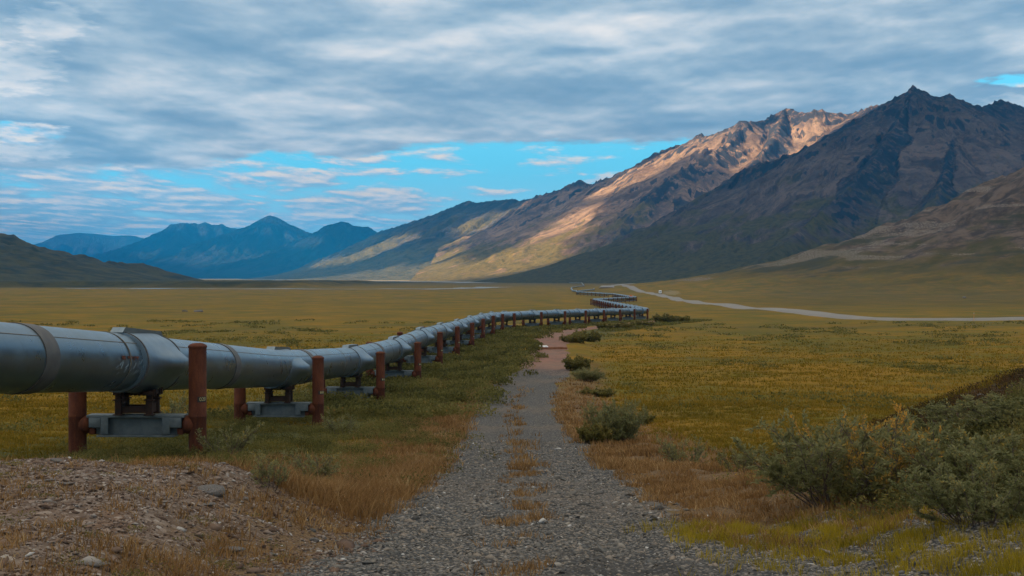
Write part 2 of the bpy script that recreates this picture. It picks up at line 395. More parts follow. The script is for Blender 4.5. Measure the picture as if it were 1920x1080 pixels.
    setc(t, b_, g, .95, 0.0, h, .55, .25)
    b_.inputs['Specular IOR Level'].default_value = .1
    return m
M_GROUND = mat_ground()

def mat_mountain(name, rockA, rockB, dark, green, gz0, gz1, s=1.0, greenp=1.0):
    """scree and rock by height, steepness and noise that runs down the slope"""
    m, t, b_ = mat(name); p = pos(t)
    z = nd(t, 'ShaderNodeSeparateXYZ', None, Vector=p).outputs[2]
    nrm = nd(t, 'ShaderNodeSeparateXYZ', None, Vector=nd(t, 'ShaderNodeNewGeometry').outputs['Normal']).outputs[2]
    fall = scl(t, p, (1, 1, .22))
    n1 = noise(t, fall, .010 / s, 7, .62, .6); n2 = noise(t, fall, .045 / s, 6, .65); n3 = noise(t, p, .004 / s, 4, .5); n4 = noise(t, p, .16 / s, 4, .65)
    flow = attr(t, 'flow')
    run = nd(t, 'ShaderNodeCombineXYZ', None, X=attr(t, 'along'), Y=mth(t, 'MULTIPLY', z, .14), Z=0.0).outputs[0]
    run = vmt(t, 'ADD', run, scl(t, p, (.10, .10, 0)))
    ch = noise(t, run, .030 / s, 6, .68); ch2 = noise(t, run, .11 / s, 4, .65); n5 = noise(t, p, .45 / s, 3, .7)
    col = mix(t, mrange(t, n1, .34, .66), rockA, rockB)
    col = mix(t, mth(t, 'MULTIPLY', mrange(t, n2, .5, .68), .6), col, (rockA[0] * .6, rockA[1] * .58, rockA[2] * .56))
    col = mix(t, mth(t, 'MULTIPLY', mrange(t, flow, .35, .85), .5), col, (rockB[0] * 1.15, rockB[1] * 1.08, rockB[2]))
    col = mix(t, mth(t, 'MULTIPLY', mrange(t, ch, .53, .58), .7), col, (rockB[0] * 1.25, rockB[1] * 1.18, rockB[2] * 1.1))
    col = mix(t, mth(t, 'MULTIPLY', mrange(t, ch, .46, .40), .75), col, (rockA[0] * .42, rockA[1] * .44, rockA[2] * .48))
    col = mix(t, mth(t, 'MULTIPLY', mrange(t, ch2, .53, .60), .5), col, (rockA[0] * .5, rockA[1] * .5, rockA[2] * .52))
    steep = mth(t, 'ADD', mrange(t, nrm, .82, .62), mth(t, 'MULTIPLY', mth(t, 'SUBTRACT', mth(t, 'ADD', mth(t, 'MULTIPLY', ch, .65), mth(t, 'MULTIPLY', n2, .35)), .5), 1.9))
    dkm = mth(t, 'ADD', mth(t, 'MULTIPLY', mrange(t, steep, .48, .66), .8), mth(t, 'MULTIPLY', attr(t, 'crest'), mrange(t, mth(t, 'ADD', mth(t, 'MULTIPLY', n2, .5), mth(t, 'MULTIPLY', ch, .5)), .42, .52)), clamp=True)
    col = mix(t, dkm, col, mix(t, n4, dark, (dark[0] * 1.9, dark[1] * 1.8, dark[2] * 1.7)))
    gm = mth(t, 'ADD', mrange(t, z, gz1, gz0, 0, 1, False), mth(t, 'MULTIPLY', mth(t, 'SUBTRACT', n1, .5), 2.2))
    gm = mth(t, 'ADD', gm, mth(t, 'MULTIPLY', mth(t, 'SUBTRACT', n3, .5), 1.2))
    gm = mth(t, 'MULTIPLY', mrange(t, gm, .35, .75), greenp)
    col = mix(t, gm, col, mix(t, mrange(t, n2, .4, .65), green, (green[0] * .55, green[1] * .6, green[2] * .7)))
    col = mix(t, mth(t, 'MULTIPLY', mth(t, 'SUBTRACT', n4, .45), 1.2, clamp=True), col, (rockA[0] * .45, rockA[1] * .45, rockA[2] * .45))
    setc(t, b_, col, 1.0, 0.0, mth(t, 'ADD', mth(t, 'ADD', mth(t, 'MULTIPLY', n2, .7), mth(t, 'MULTIPLY', ch, .9)), mth(t, 'ADD', mth(t, 'MULTIPLY', n4, .35), mth(t, 'MULTIPLY', n5, .12))), 1.0, 12.0 * s)
    b_.inputs['Specular IOR Level'].default_value = .05
    return m

# ------------------------------------------------------------------ ground sheet
def build_ground():
    ys = list(np.arange(-40, 5, 1.2)); y = 5.0
    while y < 42000:
        ys.append(y); y += max(.055, .0024 * (y - 3)) if y < 60 else (.0042 * y if y < 400 else .0075 * y)
    ys = np.array(ys)
    t_in = np.linspace(-.42, .42, 560); t_out = np.linspace(.42, 1.0, 40)[1:]
    ts = np.concatenate([-t_out[::-1], t_in, t_out])
    wid = ys + 3.0 + 55 * np.exp(-np.maximum(ys, 0) / 9.0)
    X = ts[None, :] * wid[:, None]; Y = np.repeat(ys[:, None], len(ts), 1)
    Z = ground_z(X, Y)
    n, k = X.shape
    idx = np.arange(n * k).reshape(n, k)
    q = np.stack([idx[:-1, :-1], idx[:-1, 1:], idx[1:, 1:], idx[1:, :-1]], -1).reshape(-1, 4)
    x, y = X.ravel(), Y.ravel()
    td = np.abs(track_dx(x, y)); dx = track_dx(x, y)
    w = 1.95 + .35 * fbm(x / 2.2, y / 5, 2, 71) + 1.1 * (1 - ss(y, 8, 17)) * (dx > 0)
    road = (1 - ss(td, w - .5, w + .5)) * (1 - ss(y, 335, 350))
    # grassy strip between the wheel tracks
    strip = np.exp(-((dx + .05 + .2 * fbm(x / 1.1, y / 3.0, 3, 73)) / .40) ** 2) * ss(y, 9, 24) * (1 - ss(y, 60, 100)) * ss(fbm(x / .8, y / 1.6, 3, 74), -.2, .4) * .7
    mound = (1 - ss(x + .5 * fbm(x / 1.3, y / 1.3, 2, 75), -3.3, -2.0)) * (1 - ss(y, 18.2, 20)) * (ss(y, 8, 11) * .5 + .5)
    apron = ss(dx, 1.2, 2.2) * (1 - ss(dx, 4.2, 5.6)) * (1 - ss(y, 15, 19)) * .9
    road = np.maximum(road * (1 - .62 * strip), apron)
    side = ss(td, 1.3, 2.2)
    dry = side * (1 - ss(td, 3.2, 6.0)) * (1 - ss(y, 60, 130)) * (1 - ss(np.abs(y - 30), 60, 140)) + strip
    dry = np.maximum(dry, (1 - ss(x, -2.6, -1.6)) * ss(x, -6.5, -4.2) * ss(y, 17, 20) * (1 - ss(y, 30, 40)))
    red = np.exp(-((dx - 4.2) / 1.6) ** 2) * ss(y, 22, 28) * (1 - ss(y, 60, 80)) + .5 * np.exp(-((dx - 3.6) / 1.5) ** 2) * ss(y, 50, 70) * (1 - ss(y, 110, 150))
    heath = ss(x, 4.2, 6.5) * (1 - ss(y, 29, 37)) * ss(y, 13, 17)
    px_ = np.interp(y, _pipe_y, _pipe_x)
    green = (1 - ss(x - px_, 1.5, 7.5)) * ss(x - px_, -9, -3) * ss(y, 20, 26) * (1 - ss(y, 330, 420)) * ss(td, 1.6, 3.0)
    green = np.maximum(green, ss(dx, 1.8, 2.6) * (1 - ss(dx, 5, 9)) * ss(y, 140, 190) * (1 - ss(y, 340, 380)) * .8)
    fz = far_z(X, Y).ravel()
    hill = ss(fz, 2, 26) * .92 + .9 * (ss(y, 1950, 2300) * (1 - ss(x, -420, -250)))
    hill = np.clip(hill + .65 * ss(y, 1700, 3500), 0, 1)
    hill = np.maximum(hill, .55 * ss(y, 350, 800) * ss(x, .12 * y, .22 * y))
    stone = ss(fz, 4, 14) * (1 - ss(fz, 120, 260)) * (x > 0)
    damp = np.exp(-((x - 1.1) / .75) ** 2 - ((y - 12.3) / 1.3) ** 2) + .7 * np.exp(-((x - .9) / .6) ** 2 - ((y - 10.8) / .8) ** 2)
    me = np_mesh('ground', np.stack([x, y, Z.ravel()], -1), q, True,
                 dict(road=road, dry=dry, red=red, heath=heath, green=green, mound=np.clip(mound, 0, 1), hill=hill, stone=stone, damp=np.clip(damp * 1.2, 0, 1)))
    return tag(link('ground', me, M_GROUND), kind='structure', label='ochre and olive tundra valley floor with gravel track')
# pipeline axis in plan with the height of its centre line and its supports (x, y, centre z)
SUP = [(-9.75, 36.8, 8.27), (-9.3, 56.4, 6.85), (-8.45, 74, 6.1), (-7.7, 92, 5.78), (-7.2, 110.5, 5.72), (-6.55, 129, 5.5), (-5.7, 147, 5.28), (-4.95, 166, 5.13), (-4.0, 184, 5.0), (-2.9, 202, 4.75), (-1.2, 219.5, 4.42)]
for i in range(1, 8):
    f = i / 7; SUP.append((-1.2 + f * 32.2 + .0, 219.5 + f * 120, 4.42 - 1.95 * f ** 1.1))
_pipe_y = np.array([0] + [s[1] for s in SUP]); _pipe_x = np.array([-10.5] + [s[0] for s in SUP])
ground = build_ground()

# ------------------------------------------------------------------ mountains
def erode(h, cell, n=30, batch=9000, steps=60, seed=1, k_er=.35, k_dep=.25, cap=6.0):
    g = np.random.default_rng(seed); H, Wd = h.shape; h = h / cell
    fl = h.ravel().copy(); flow = np.zeros(H * Wd)
    for _ in range(n):
        x = g.random(batch) * (Wd - 3) + 1; y = g.random(batch) * (H - 3) + 1
        vx = np.zeros(batch); vy = np.zeros(batch); sp_ = np.ones(batch); wa = np.ones(batch); sd = np.zeros(batch)
        alive = np.ones(batch, bool)
        for s in range(steps):
            xi = x.astype(int); yi = y.astype(int); u = x - xi; v = y - yi; i = yi * Wd + xi
            a, b_, c, d = fl[i], fl[i + 1], fl[i + Wd], fl[i + Wd + 1]
            gx = (b_ - a) * (1 - v) + (d - c) * v; gy = (c - a) * (1 - u) + (d - b_) * u
            h0 = a * (1 - u) * (1 - v) + b_ * u * (1 - v) + c * (1 - u) * v + d * u * v
            vx = vx * .25 - gx * .75; vy = vy * .25 - gy * .75
            L = np.sqrt(vx * vx + vy * vy) + 1e-9; vx /= L; vy /= L
            nx = np.clip(x + vx, 1, Wd - 2.01); ny = np.clip(y + vy, 1, H - 2.01)
            xj = nx.astype(int); yj = ny.astype(int); u2 = nx - xj; v2 = ny - yj; j = yj * Wd + xj
            h1 = fl[j] * (1 - u2) * (1 - v2) + fl[j + 1] * u2 * (1 - v2) + fl[j + Wd] * (1 - u2) * v2 + fl[j + Wd + 1] * u2 * v2
            dh = h1 - h0
            capc = np.maximum(-dh, .01) * sp_ * wa * cap
            up = dh > 0
            dep = np.where(up, np.minimum(dh, sd), np.where(sd > capc, (sd - capc) * k_dep, 0))
            er = np.where(~up & (sd < capc), np.minimum((capc - sd) * k_er, -dh * .6), 0)
            ch = np.where(alive, dep - er, 0) * .5
            dl = np.zeros(H * Wd)
            for o, w_ in ((0, (1 - u) * (1 - v)), (1, u * (1 - v)), (Wd, (1 - u) * v), (Wd + 1, u * v)):
                dl += np.bincount(i + o, ch * w_, H * Wd)
            fl += np.clip(dl, -.05, .03)
            flow += np.bincount(i, alive * wa, H * Wd)
            sd = np.maximum(sd - dep + er, 0); sp_ = np.sqrt(np.maximum(sp_ * sp_ - dh * 3, .05)).clip(0, 4); wa *= .98
            x, y = nx, ny
    return fl.reshape(H, Wd) * cell, flow.reshape(H, Wd)
def mountain(name, label, x0, x1, y0, y1, cell, ridges, matl, k=2.5, p=1.45, zb=-14.0, rough=.16, wl=260.0, n=30, seed=1, jag=10.0, shear=0.0, cap=2.2, ribs=.050, crw=.35):
    xs = np.arange(x0, x1, cell); ys = np.arange(y0, y1, cell)
    X, Y = np.meshgrid(xs, ys); X = X + shear * (Y - y0)
    h = np.full(X.shape, zb); dn = np.full(X.shape, 1e9); sl = np.zeros(X.shape)
    wx = X + wl * .10 * fbm(X / wl, Y / wl, 4, seed + 5); wy = Y + wl * .10 * fbm(X / wl, Y / wl, 4, seed + 15)
    for i, r in enumerate(ridges):
        kk, pp = (r[1], r[2]) if isinstance(r, tuple) else (k, p)
        pts = r[0] if isinstance(r, tuple) else r
        h1, d1, s1 = tent(wx, wy, pts, kk, pp, zb, along=True)
        h0, d0 = tent(X, Y, pts, kk, pp, zb)
        f = ss(d0, 0, wl * .5); h1 = h0 * (1 - f) + h1 * f
        dn = np.where(h1 > h, d0, dn); sl = np.where(h1 > h, s1 + 977 * i, sl); h = np.maximum(h, h1)
    Hh = np.clip(h - zb, 0, None)
    off = ss(dn, 0, wl * .8)
    rn = ridged(X / wl, Y / wl, 6, seed + 30) - .85
    h2 = h + rn * rough * np.minimum(Hh, 420) * (.15 + .85 * off) * ss(Hh, 0, 120)
    sw = sl + wl * .12 * fbm(X / wl, Y / wl, 3, seed + 95)
    rib = ridged(sw / (wl * .42), dn / (wl * 4), 5, seed + 90, .62) - .8
    h2 = h2 + rib * ribs * wl * off * ss(Hh, 20, 140)
    hb = h2; h2, flow = erode(h2, cell, n=n, seed=seed, cap=cap)
    ii = np.minimum(np.arange(X.shape[0])[:, None], np.arange(X.shape[0])[::-1][:, None]); jj = np.minimum(np.arange(X.shape[1])[None], np.arange(X.shape[1])[None, ::-1])
    h2 = hb + (h2 - hb) * ss(np.minimum(ii, jj), 6, 26)
    # keep the skyline where it was drawn, with broken rock along it
    jg = jag * (ridged(X / (wl * .28), Y / (wl * .28), 4, seed + 60) - .9) * ss(Hh, 60, 260)
    fc_ = np.exp(-(dn / (cell * 2.6)) ** 2)
    h2 = h2 * (1 - fc_) + np.maximum(h2, h + jg) * fc_
    h2 = h2 + jg * .6 * (1 - off) * (1 - fc_)
    fl = np.log1p(flow); fl = (fl - np.percentile(fl, 5)) / (np.percentile(fl, 99.5) - np.percentile(fl, 5))
    crest = np.exp(-(dn / (wl * crw)) ** 2) * ss(Hh, 100, 300)
    g0 = base_z(X, Y)
    keep = h2 > g0 - 9
    cellk = keep[:-1, :-1] | keep[1:, :-1] | keep[:-1, 1:] | keep[1:, 1:]
    idx = np.arange(X.size).reshape(X.shape)
    q = np.stack([idx[:-1, :-1], idx[:-1, 1:], idx[1:, 1:], idx[1:, :-1]], -1)[cellk]
    used = np.unique(q); rem = np.full(X.size, -1); rem[used] = np.arange(len(used))
    me = np_mesh(name, np.stack([X, Y, h2], -1).reshape(-1, 3)[used], rem[q].reshape(-1, 4), True,
                 dict(flow=np.clip(fl, 0, 1).ravel()[used], crest=crest.ravel()[used], along=sw.ravel()[used]))
    return tag(link(name, me, matl), label, kind='structure')
def pl(d, *uv): return [px(u, v, (d if len(t) == 0 else t[0])) for u, v, *t in uv]

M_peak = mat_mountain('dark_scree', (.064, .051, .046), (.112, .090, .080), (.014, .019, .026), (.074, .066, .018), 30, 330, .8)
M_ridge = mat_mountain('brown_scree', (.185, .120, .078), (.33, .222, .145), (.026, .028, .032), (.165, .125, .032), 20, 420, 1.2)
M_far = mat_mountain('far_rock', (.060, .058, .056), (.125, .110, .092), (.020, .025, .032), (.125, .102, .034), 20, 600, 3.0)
peak = pl(4500, (2600, 20, 5200), (2300, 120, 5100), (2100, 190, 4980), (2000, 218, 4920), (1950, 214, 4900), (1920, 206, 4880), (1895, 192, 4860), (1873, 189, 4840), (1858, 198, 4800), (1838, 200, 4700), (1815, 196, 4620), (1795, 187, 4560),
          (1775, 177, 4520), (1762, 181, 4510), (1748, 178, 4500), (1735, 174, 4500), (1722, 169, 4500), (1712, 164, 4500), (1705, 174, 4495), (1690, 184, 4490), (1665, 199, 4480), (1640, 213), (1600, 229), (1560, 249, 4520), (1500, 282, 4560), (1440, 304, 4600), (1390, 323, 4650),
          (1340, 358, 4700), (1290, 394, 4750), (1240, 425, 4800), (1190, 461, 4850), (1140, 489, 4900), (1080, 512, 5000))
sp1 = pl(0, (1712, 166, 4500), (1680, 235, 4250), (1640, 300, 4020), (1575, 370, 3760), (1500, 430, 3500), (1440, 482, 3280), (1400, 512, 3120))
sp2 = pl(0, (1795, 187, 4560), (1790, 250, 4250), (1770, 330, 3900), (1745, 400, 3550), (1720, 450, 3300))
sp3 = pl(0, (1560, 249, 4520), (1500, 320, 4300), (1420, 400, 4050), (1330, 460, 3850), (1270, 500, 3700))
sp4 = pl(0, (1390, 323, 4650), (1330, 400, 4450), (1250, 465, 4300), (1190, 503, 4200))
sp5 = pl(0, (1920, 206, 4880), (1900, 290, 4400), (1880, 360, 4000))
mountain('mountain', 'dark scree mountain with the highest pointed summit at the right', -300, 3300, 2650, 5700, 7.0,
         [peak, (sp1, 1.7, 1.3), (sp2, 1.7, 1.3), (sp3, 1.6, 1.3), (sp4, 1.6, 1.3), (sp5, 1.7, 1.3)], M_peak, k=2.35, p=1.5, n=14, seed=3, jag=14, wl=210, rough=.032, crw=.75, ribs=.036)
crest2 = pl(0, (1800, 190, 6700), (1665, 196, 6500), (1640, 199, 6650), (1618, 206, 6800), (1600, 212, 6900), (1575, 214, 6900), (1555, 210, 6900), (1530, 207, 6900), (1512, 213, 6900), (1495, 210, 6950), (1470, 205, 7000), (1452, 214, 7000), (1438, 223, 7000), (1415, 231, 6900), (1390, 229, 6800),
            (1372, 236, 6850), (1360, 245, 6850), (1340, 252, 6900), (1310, 254, 7000), (1290, 270, 7100), (1262, 277, 7300), (1222, 291, 7500), (1192, 312, 7700), (1150, 330, 7900), (1110, 345, 8200), (1086, 339, 8200), (1050, 357, 8500), (1005, 369, 8800))
r2 = [crest2,
      (pl(0, (1390, 229, 6800), (1372, 262, 6600), (1330, 292, 6400), (1270, 322, 6280), (1208, 380, 6100), (1150, 442, 5900), (1112, 490, 5750), (1080, 515, 5650)), 1.75, 1.3),
      (pl(0, (1470, 205, 7000), (1455, 250, 6650), (1420, 300, 6300), (1370, 350, 6000), (1290, 420, 5700)), 1.7, 1.3),
      (pl(0, (1600, 212, 6900), (1570, 250, 6600), (1520, 290, 6300)), 1.7, 1.3),
      (pl(0, (1262, 277, 7300), (1210, 325, 7050), (1150, 362, 6850), (1085, 400, 6650), (1040, 440, 6500), (985, 487, 6350), (940, 512, 6250)), 1.8, 1.3),
      (pl(0, (1150, 330, 7900), (1105, 372, 7600), (1060, 402, 7350), (1010, 440, 7150), (960, 478, 7000), (910, 512, 6900)), 1.8, 1.3),
      (pl(0, (1050, 357, 8500), (1000, 400, 8150), (940, 440, 7900), (880, 482, 7750), (830, 514, 7650)), 1.8, 1.3)]
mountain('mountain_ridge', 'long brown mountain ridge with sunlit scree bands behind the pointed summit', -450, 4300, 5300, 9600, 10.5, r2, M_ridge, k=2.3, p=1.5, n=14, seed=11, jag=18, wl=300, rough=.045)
crest3 = pl(0, (1090, 345, 8900), (1005, 370, 9300), (975, 376, 9500), (960, 373, 9600), (935, 374, 9800), (905, 379, 10000), (890, 381, 10300), (877, 375, 10500), (865, 382, 10600), (850, 388, 10700), (820, 400, 11500), (790, 410, 12000), (760, 420, 12500), (735, 428, 13200), (715, 433, 13800), (680, 452, 14200), (640, 480, 14600), (590, 510, 15000))
r3 = [crest3,
      (pl(0, (1005, 370, 9300), (960, 410, 8950), (905, 450, 8700), (840, 490, 8500), (780, 515, 8400)), 1.9, 1.3),
      (pl(0, (877, 375, 10500), (850, 420, 10000), (800, 460, 9700), (740, 495, 9500), (690, 516, 9400)), 1.9, 1.3),
      (pl(0, (790, 410, 12000), (755, 450, 11400), (690, 480, 11000), (620, 512, 10800)), 1.9, 1.3)]
mountain('mountain_shoulder', 'bluish mountain shoulder sloping down to the valley in the middle distance', -3600, 1400, 7800, 15500, 20, r3, M_far, k=2.5, p=1.45, n=10, seed=23, jag=11, wl=500, rough=.045)
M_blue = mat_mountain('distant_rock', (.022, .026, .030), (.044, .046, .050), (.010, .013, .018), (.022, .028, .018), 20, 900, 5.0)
r4 = [pl(0, (720, 445, 19000), (690, 426, 19500), (668, 424, 19500), (655, 419, 19600), (640, 417, 19600), (622, 420, 19600), (610, 424, 19600), (592, 437, 19800), (560, 450, 20000)),
      (pl(0, (622, 420, 19600), (600, 460, 18600), (570, 495, 18000)), 2.2, 1.25)]
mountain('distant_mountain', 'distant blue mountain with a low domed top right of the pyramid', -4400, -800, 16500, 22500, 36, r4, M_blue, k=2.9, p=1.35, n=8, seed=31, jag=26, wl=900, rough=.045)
r5 = [pl(0, (620, 480, 22500), (575, 442, 22200), (545, 430, 22000), (525, 419, 22000), (505, 402, 22000), (484, 419.5, 22000), (460, 433, 22200), (440, 447, 22400), (400, 470, 22600)),
      (pl(0, (504, 407, 22000), (510, 450, 20800), (530, 495, 19800)), 2.2, 1.25), (pl(0, (460, 431, 22200), (440, 465, 21200), (420, 500, 20500)), 2.2, 1.25)]
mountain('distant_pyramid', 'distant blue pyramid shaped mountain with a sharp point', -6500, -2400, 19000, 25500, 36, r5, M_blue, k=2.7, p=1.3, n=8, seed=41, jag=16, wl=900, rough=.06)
r6 = [pl(0, (480, 452, 26000), (440, 428, 25800), (415, 421, 25700), (395, 420, 25700), (385, 416, 25700), (372, 422, 25700), (360, 418, 25700), (348, 417, 25600), (322, 421, 25500), (318, 428, 25400), (292, 440, 25200), (275, 449, 25000), (235, 462, 24700), (215, 485, 24500)),
      (pl(0, (348, 417, 25600), (330, 455, 24000), (300, 480, 23200), (280, 505, 22600)), 2.3, 1.25), (pl(0, (415, 421, 25700), (420, 470, 24000), (410, 502, 23000)), 2.3, 1.25)]
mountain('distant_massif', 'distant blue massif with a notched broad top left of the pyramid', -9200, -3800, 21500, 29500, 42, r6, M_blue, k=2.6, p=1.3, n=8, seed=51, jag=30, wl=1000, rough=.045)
r7 = [pl(0, (-200, 470, 34000), (20, 470, 34000), (75, 456, 33500), (110, 440, 33000), (150, 436, 33000), (175, 438, 33000), (210, 442, 33000), (245, 441, 33000), (268, 446, 33000), (300, 470, 33000), (340, 500, 33000))]
mountain('distant_plateau', 'farthest flat topped blue mountain at the left', -16500, -6500, 29500, 37500, 90, r7, M_blue, k=3.2, p=1.3, n=6, seed=61, jag=6, wl=1300, rough=.045)
# ------------------------------------------------------------------ pipeline
def mat_steel():
    m, t, b_ = mat('galvanised_jacket'); o = nd(t, 'ShaderNodeTexCoord').outputs['Object']
    n1 = noise(t, o, 1.3, 5, .6); n2 = noise(t, scl(t, o, (1, 1, .25)), 9, 4, .6); n3 = noise(t, o, 60, 2, .5)
    col = mix(t, mrange(t, n1, .3, .7), (.125, .175, .21), (.165, .22, .255))
    col = mix(t, mth(t, 'MULTIPLY', mrange(t, n2, .52, .75), .22), col, (.10, .135, .155))
    n4 = noise(t, scl(t, o, (2.2, 2.2, .25)), 3.0, 5, .65)
    col = mix(t, mth(t, 'MULTIPLY', mrange(t, n4, .54, .70), .28), col, (.10, .095, .085))
    setc(t, b_, col, mrange(t, n1, .3, .7, .26, .40), .85, n3, .06, .01); b_.inputs['Specular IOR Level'].default_value = .5
    return m
def mat_plain(name, a, b2, rough=.8, metal=0.0, sc=6.0, bump=.2, spec=.3):
    m, t, b_ = mat(name); o = nd(t, 'ShaderNodeTexCoord').outputs['Object']
    n1 = noise(t, o, sc, 6, .65); n2 = noise(t, o, sc * 7, 3, .6)
    col = mix(t, mrange(t, n1, .35, .65), a, b2)
    setc(t, b_, col, rough, metal, mth(t, 'ADD', n1, mth(t, 'MULTIPLY', n2, .4)), bump, .01); b_.inputs['Specular IOR Level'].default_value = spec
    return m
def mat_rust():
    m, t, b_ = mat('rusted_steel'); o = nd(t, 'ShaderNodeTexCoord').outputs['Object']
    n1 = noise(t, scl(t, o, (1, 1, .35)), 4.5, 6, .68); n2 = noise(t, o, 38, 4, .65); n3 = noise(t, scl(t, o, (6, 6, .5)), 2.0, 4, .6)
    col = mix(t, mrange(t, n1, .35, .65), (.075, .021, .011), (.135, .041, .018))
    col = mix(t, mth(t, 'MULTIPLY', mrange(t, n3, .52, .72), .65), col, (.055, .020, .012))
    col = mix(t, mth(t, 'MULTIPLY', mrange(t, n2, .56, .72), .5), col, (.22, .075, .03))
    col = mix(t, mth(t, 'MULTIPLY', mrange(t, n2, .44, .30), .5), col, (.05, .018, .011))
    setc(t, b_, col, .85, 0.0, n2, .35, .008)
    return m
M_STEEL = mat_steel(); M_RUST = mat_rust()
M_CLAD = mat_plain('clad_cover', (.145, .195, .235), (.19, .245, .285), .38, .75, 2.0, .08, .5)
M_BAND = mat_plain('joint_band', (.085, .080, .078), (.125, .115, .105), .6, .25, 3, .1)
M_BEAM = mat_plain('grey_beam', (.105, .130, .140), (.165, .19, .195), .6, .3, 3.0, .12, .4)
M_SHOE = mat_plain('rusty_shoe', (.035, .024, .020), (.060, .028, .018), .85, .1, 7, .3)
M_SEAM = mat_plain('seam_line', (.11, .10, .085), (.16, .14, .11), .7, .2, 5, .1)
M_PLATE = mat_plain('black_plate', (.018, .018, .018), (.03, .03, .03), .6, 0, 5, .05)
M_NUM = mat_plain('pale_number', (.42, .34, .16), (.48, .40, .20), .7, 0, 9, .05)
M_SCUFF = mat_plain('pale_scuff', (.26, .34, .39), (.34, .42, .47), .7, .2, 9, .05)
RP = .725
# way of the pipe beyond the supports listed above
def gplain(x, y): return gz(x, y)
LEG2, LEG3, LEG4, LEG5 = [], [], [], []
def leg(a, b_, n, first=1):
    out = []
    for i in range(first, n + 1):
        f = i / n; x, y = a[0] + f * (b_[0] - a[0]), a[1] + f * (b_[1] - a[1]); out.append((x, y, float(P(y)) + 2.35))
    return out
LEG2 = leg((32.0, 350), (40.0, 690), 18)
LEG3 = leg((41.5, 702), (75, 868), 9)
LEG4 = leg((77, 880), (79, 1090), 11)
LEG5 = leg((77, 1100), (59, 1255), 8)
TAIL = [px(u, v, y) for u, v, y in ((1082, 549, 1300), (1081, 545.5, 1480), (1074, 545.2, 1500), (1071, 541, 1750), (1072, 539, 1880), (1095, 535.6, 2300), (1091, 530.5, 3100), (1067, 530, 3150))]
TAIL2 = [px(u, v, y) for u, v, y in ((1083, 545.8, 1470), (1112, 543.0, 1560), (1114, 541.6, 1680))]
def smooth_path(pts, r):
    """round the corners with short arcs"""
    out = [Vector(pts[0])]
    for a, b_, c in zip(pts, pts[1:], pts[2:]):
        a, b_, c = Vector(a), Vector(b_), Vector(c); l1, l2 = (a - b_).length, (c - b_).length
        if (b_ - a).angle(c - b_) < .01: out.append(b_); continue
        q = min(r, l1 * .45, l2 * .45); s, e = b_ + (a - b_) / l1 * q, b_ + (c - b_) / l2 * q
        for i in range(7):
            t = i / 6; out.append((1 - t) ** 2 * s + 2 * t * (1 - t) * b_ + t * t * e)
    out.append(Vector(pts[-1])); return out
def tube(path, r, n=40, name='tube', z0=0.0):
    path = [Vector(p) for p in path]; N = len(path); V_ = []
    for i, p in enumerate(path):
        d = (path[min(i + 1, N - 1)] - path[max(i - 1, 0)]).normalized(); sx = d.cross(Vector((0, 0, 1))).normalized(); up = sx.cross(d)
        for k in range(n):
            a = 2 * math.pi * k / n; V_.append(p + r * (math.cos(a) * sx + math.sin(a) * up))
    idx = np.arange(N * n).reshape(N, n); nx = np.roll(idx, -1, 1)
    q = np.stack([idx[:-1], nx[:-1], nx[1:], idx[1:]], -1).reshape(-1, 4)
    f = [q, np.array([idx[0][::-1]]), np.array([idx[-1]])]
    return np_mesh(name, np.array([tuple(v) for v in V_]), f, False)
def shade_auto(me, a=35):
    me.polygons.foreach_set('use_smooth', np.ones(len(me.polygons), bool)); me.set_sharp_from_angle(angle=R(a)); return me
first = (-11.05, 20.0, 9.5)
MAIN = [first] + SUP + LEG2 + LEG3 + LEG4 + LEG5
ctrl = [first] + SUP + [(32.8, 343.5, 2.4)] + LEG2 + [(40.3, 698, P(698) + 2.35)] + LEG3 + [(76.8, 875, P(875) + 2.35)] + LEG4 + [(79.0, 1096, P(1096) + 2.35)] + LEG5 + TAIL
path = smooth_path([tuple(map(float, p)) for p in ctrl], 5.0)
pipe = empty('pipeline', (-9.75, 36.8, 5.87))
tag(pipe, 'long grey steel pipeline zigzagging across the tundra on rusted supports', 'pipeline')
off = -Vector(pipe.location)
def inpipe(name, me, m, loc=(0, 0, 0), rz=0.0):
    o = link(name, me, m, pipe); o.location = Vector(loc) + (off if loc != (0, 0, 0) else Vector((0, 0, 0))); o.rotation_euler = (0, 0, rz); return o
me = shade_auto(tube(path, RP, 48, 'jacket')); o = inpipe('jacket', me, M_STEEL); me.transform(Matrix.Translation(off))
me = shade_auto(tube(smooth_path(TAIL2, 6), RP, 16, 'jacket')); o = inpipe('jacket', me, M_STEEL); me.transform(Matrix.Translation(off))
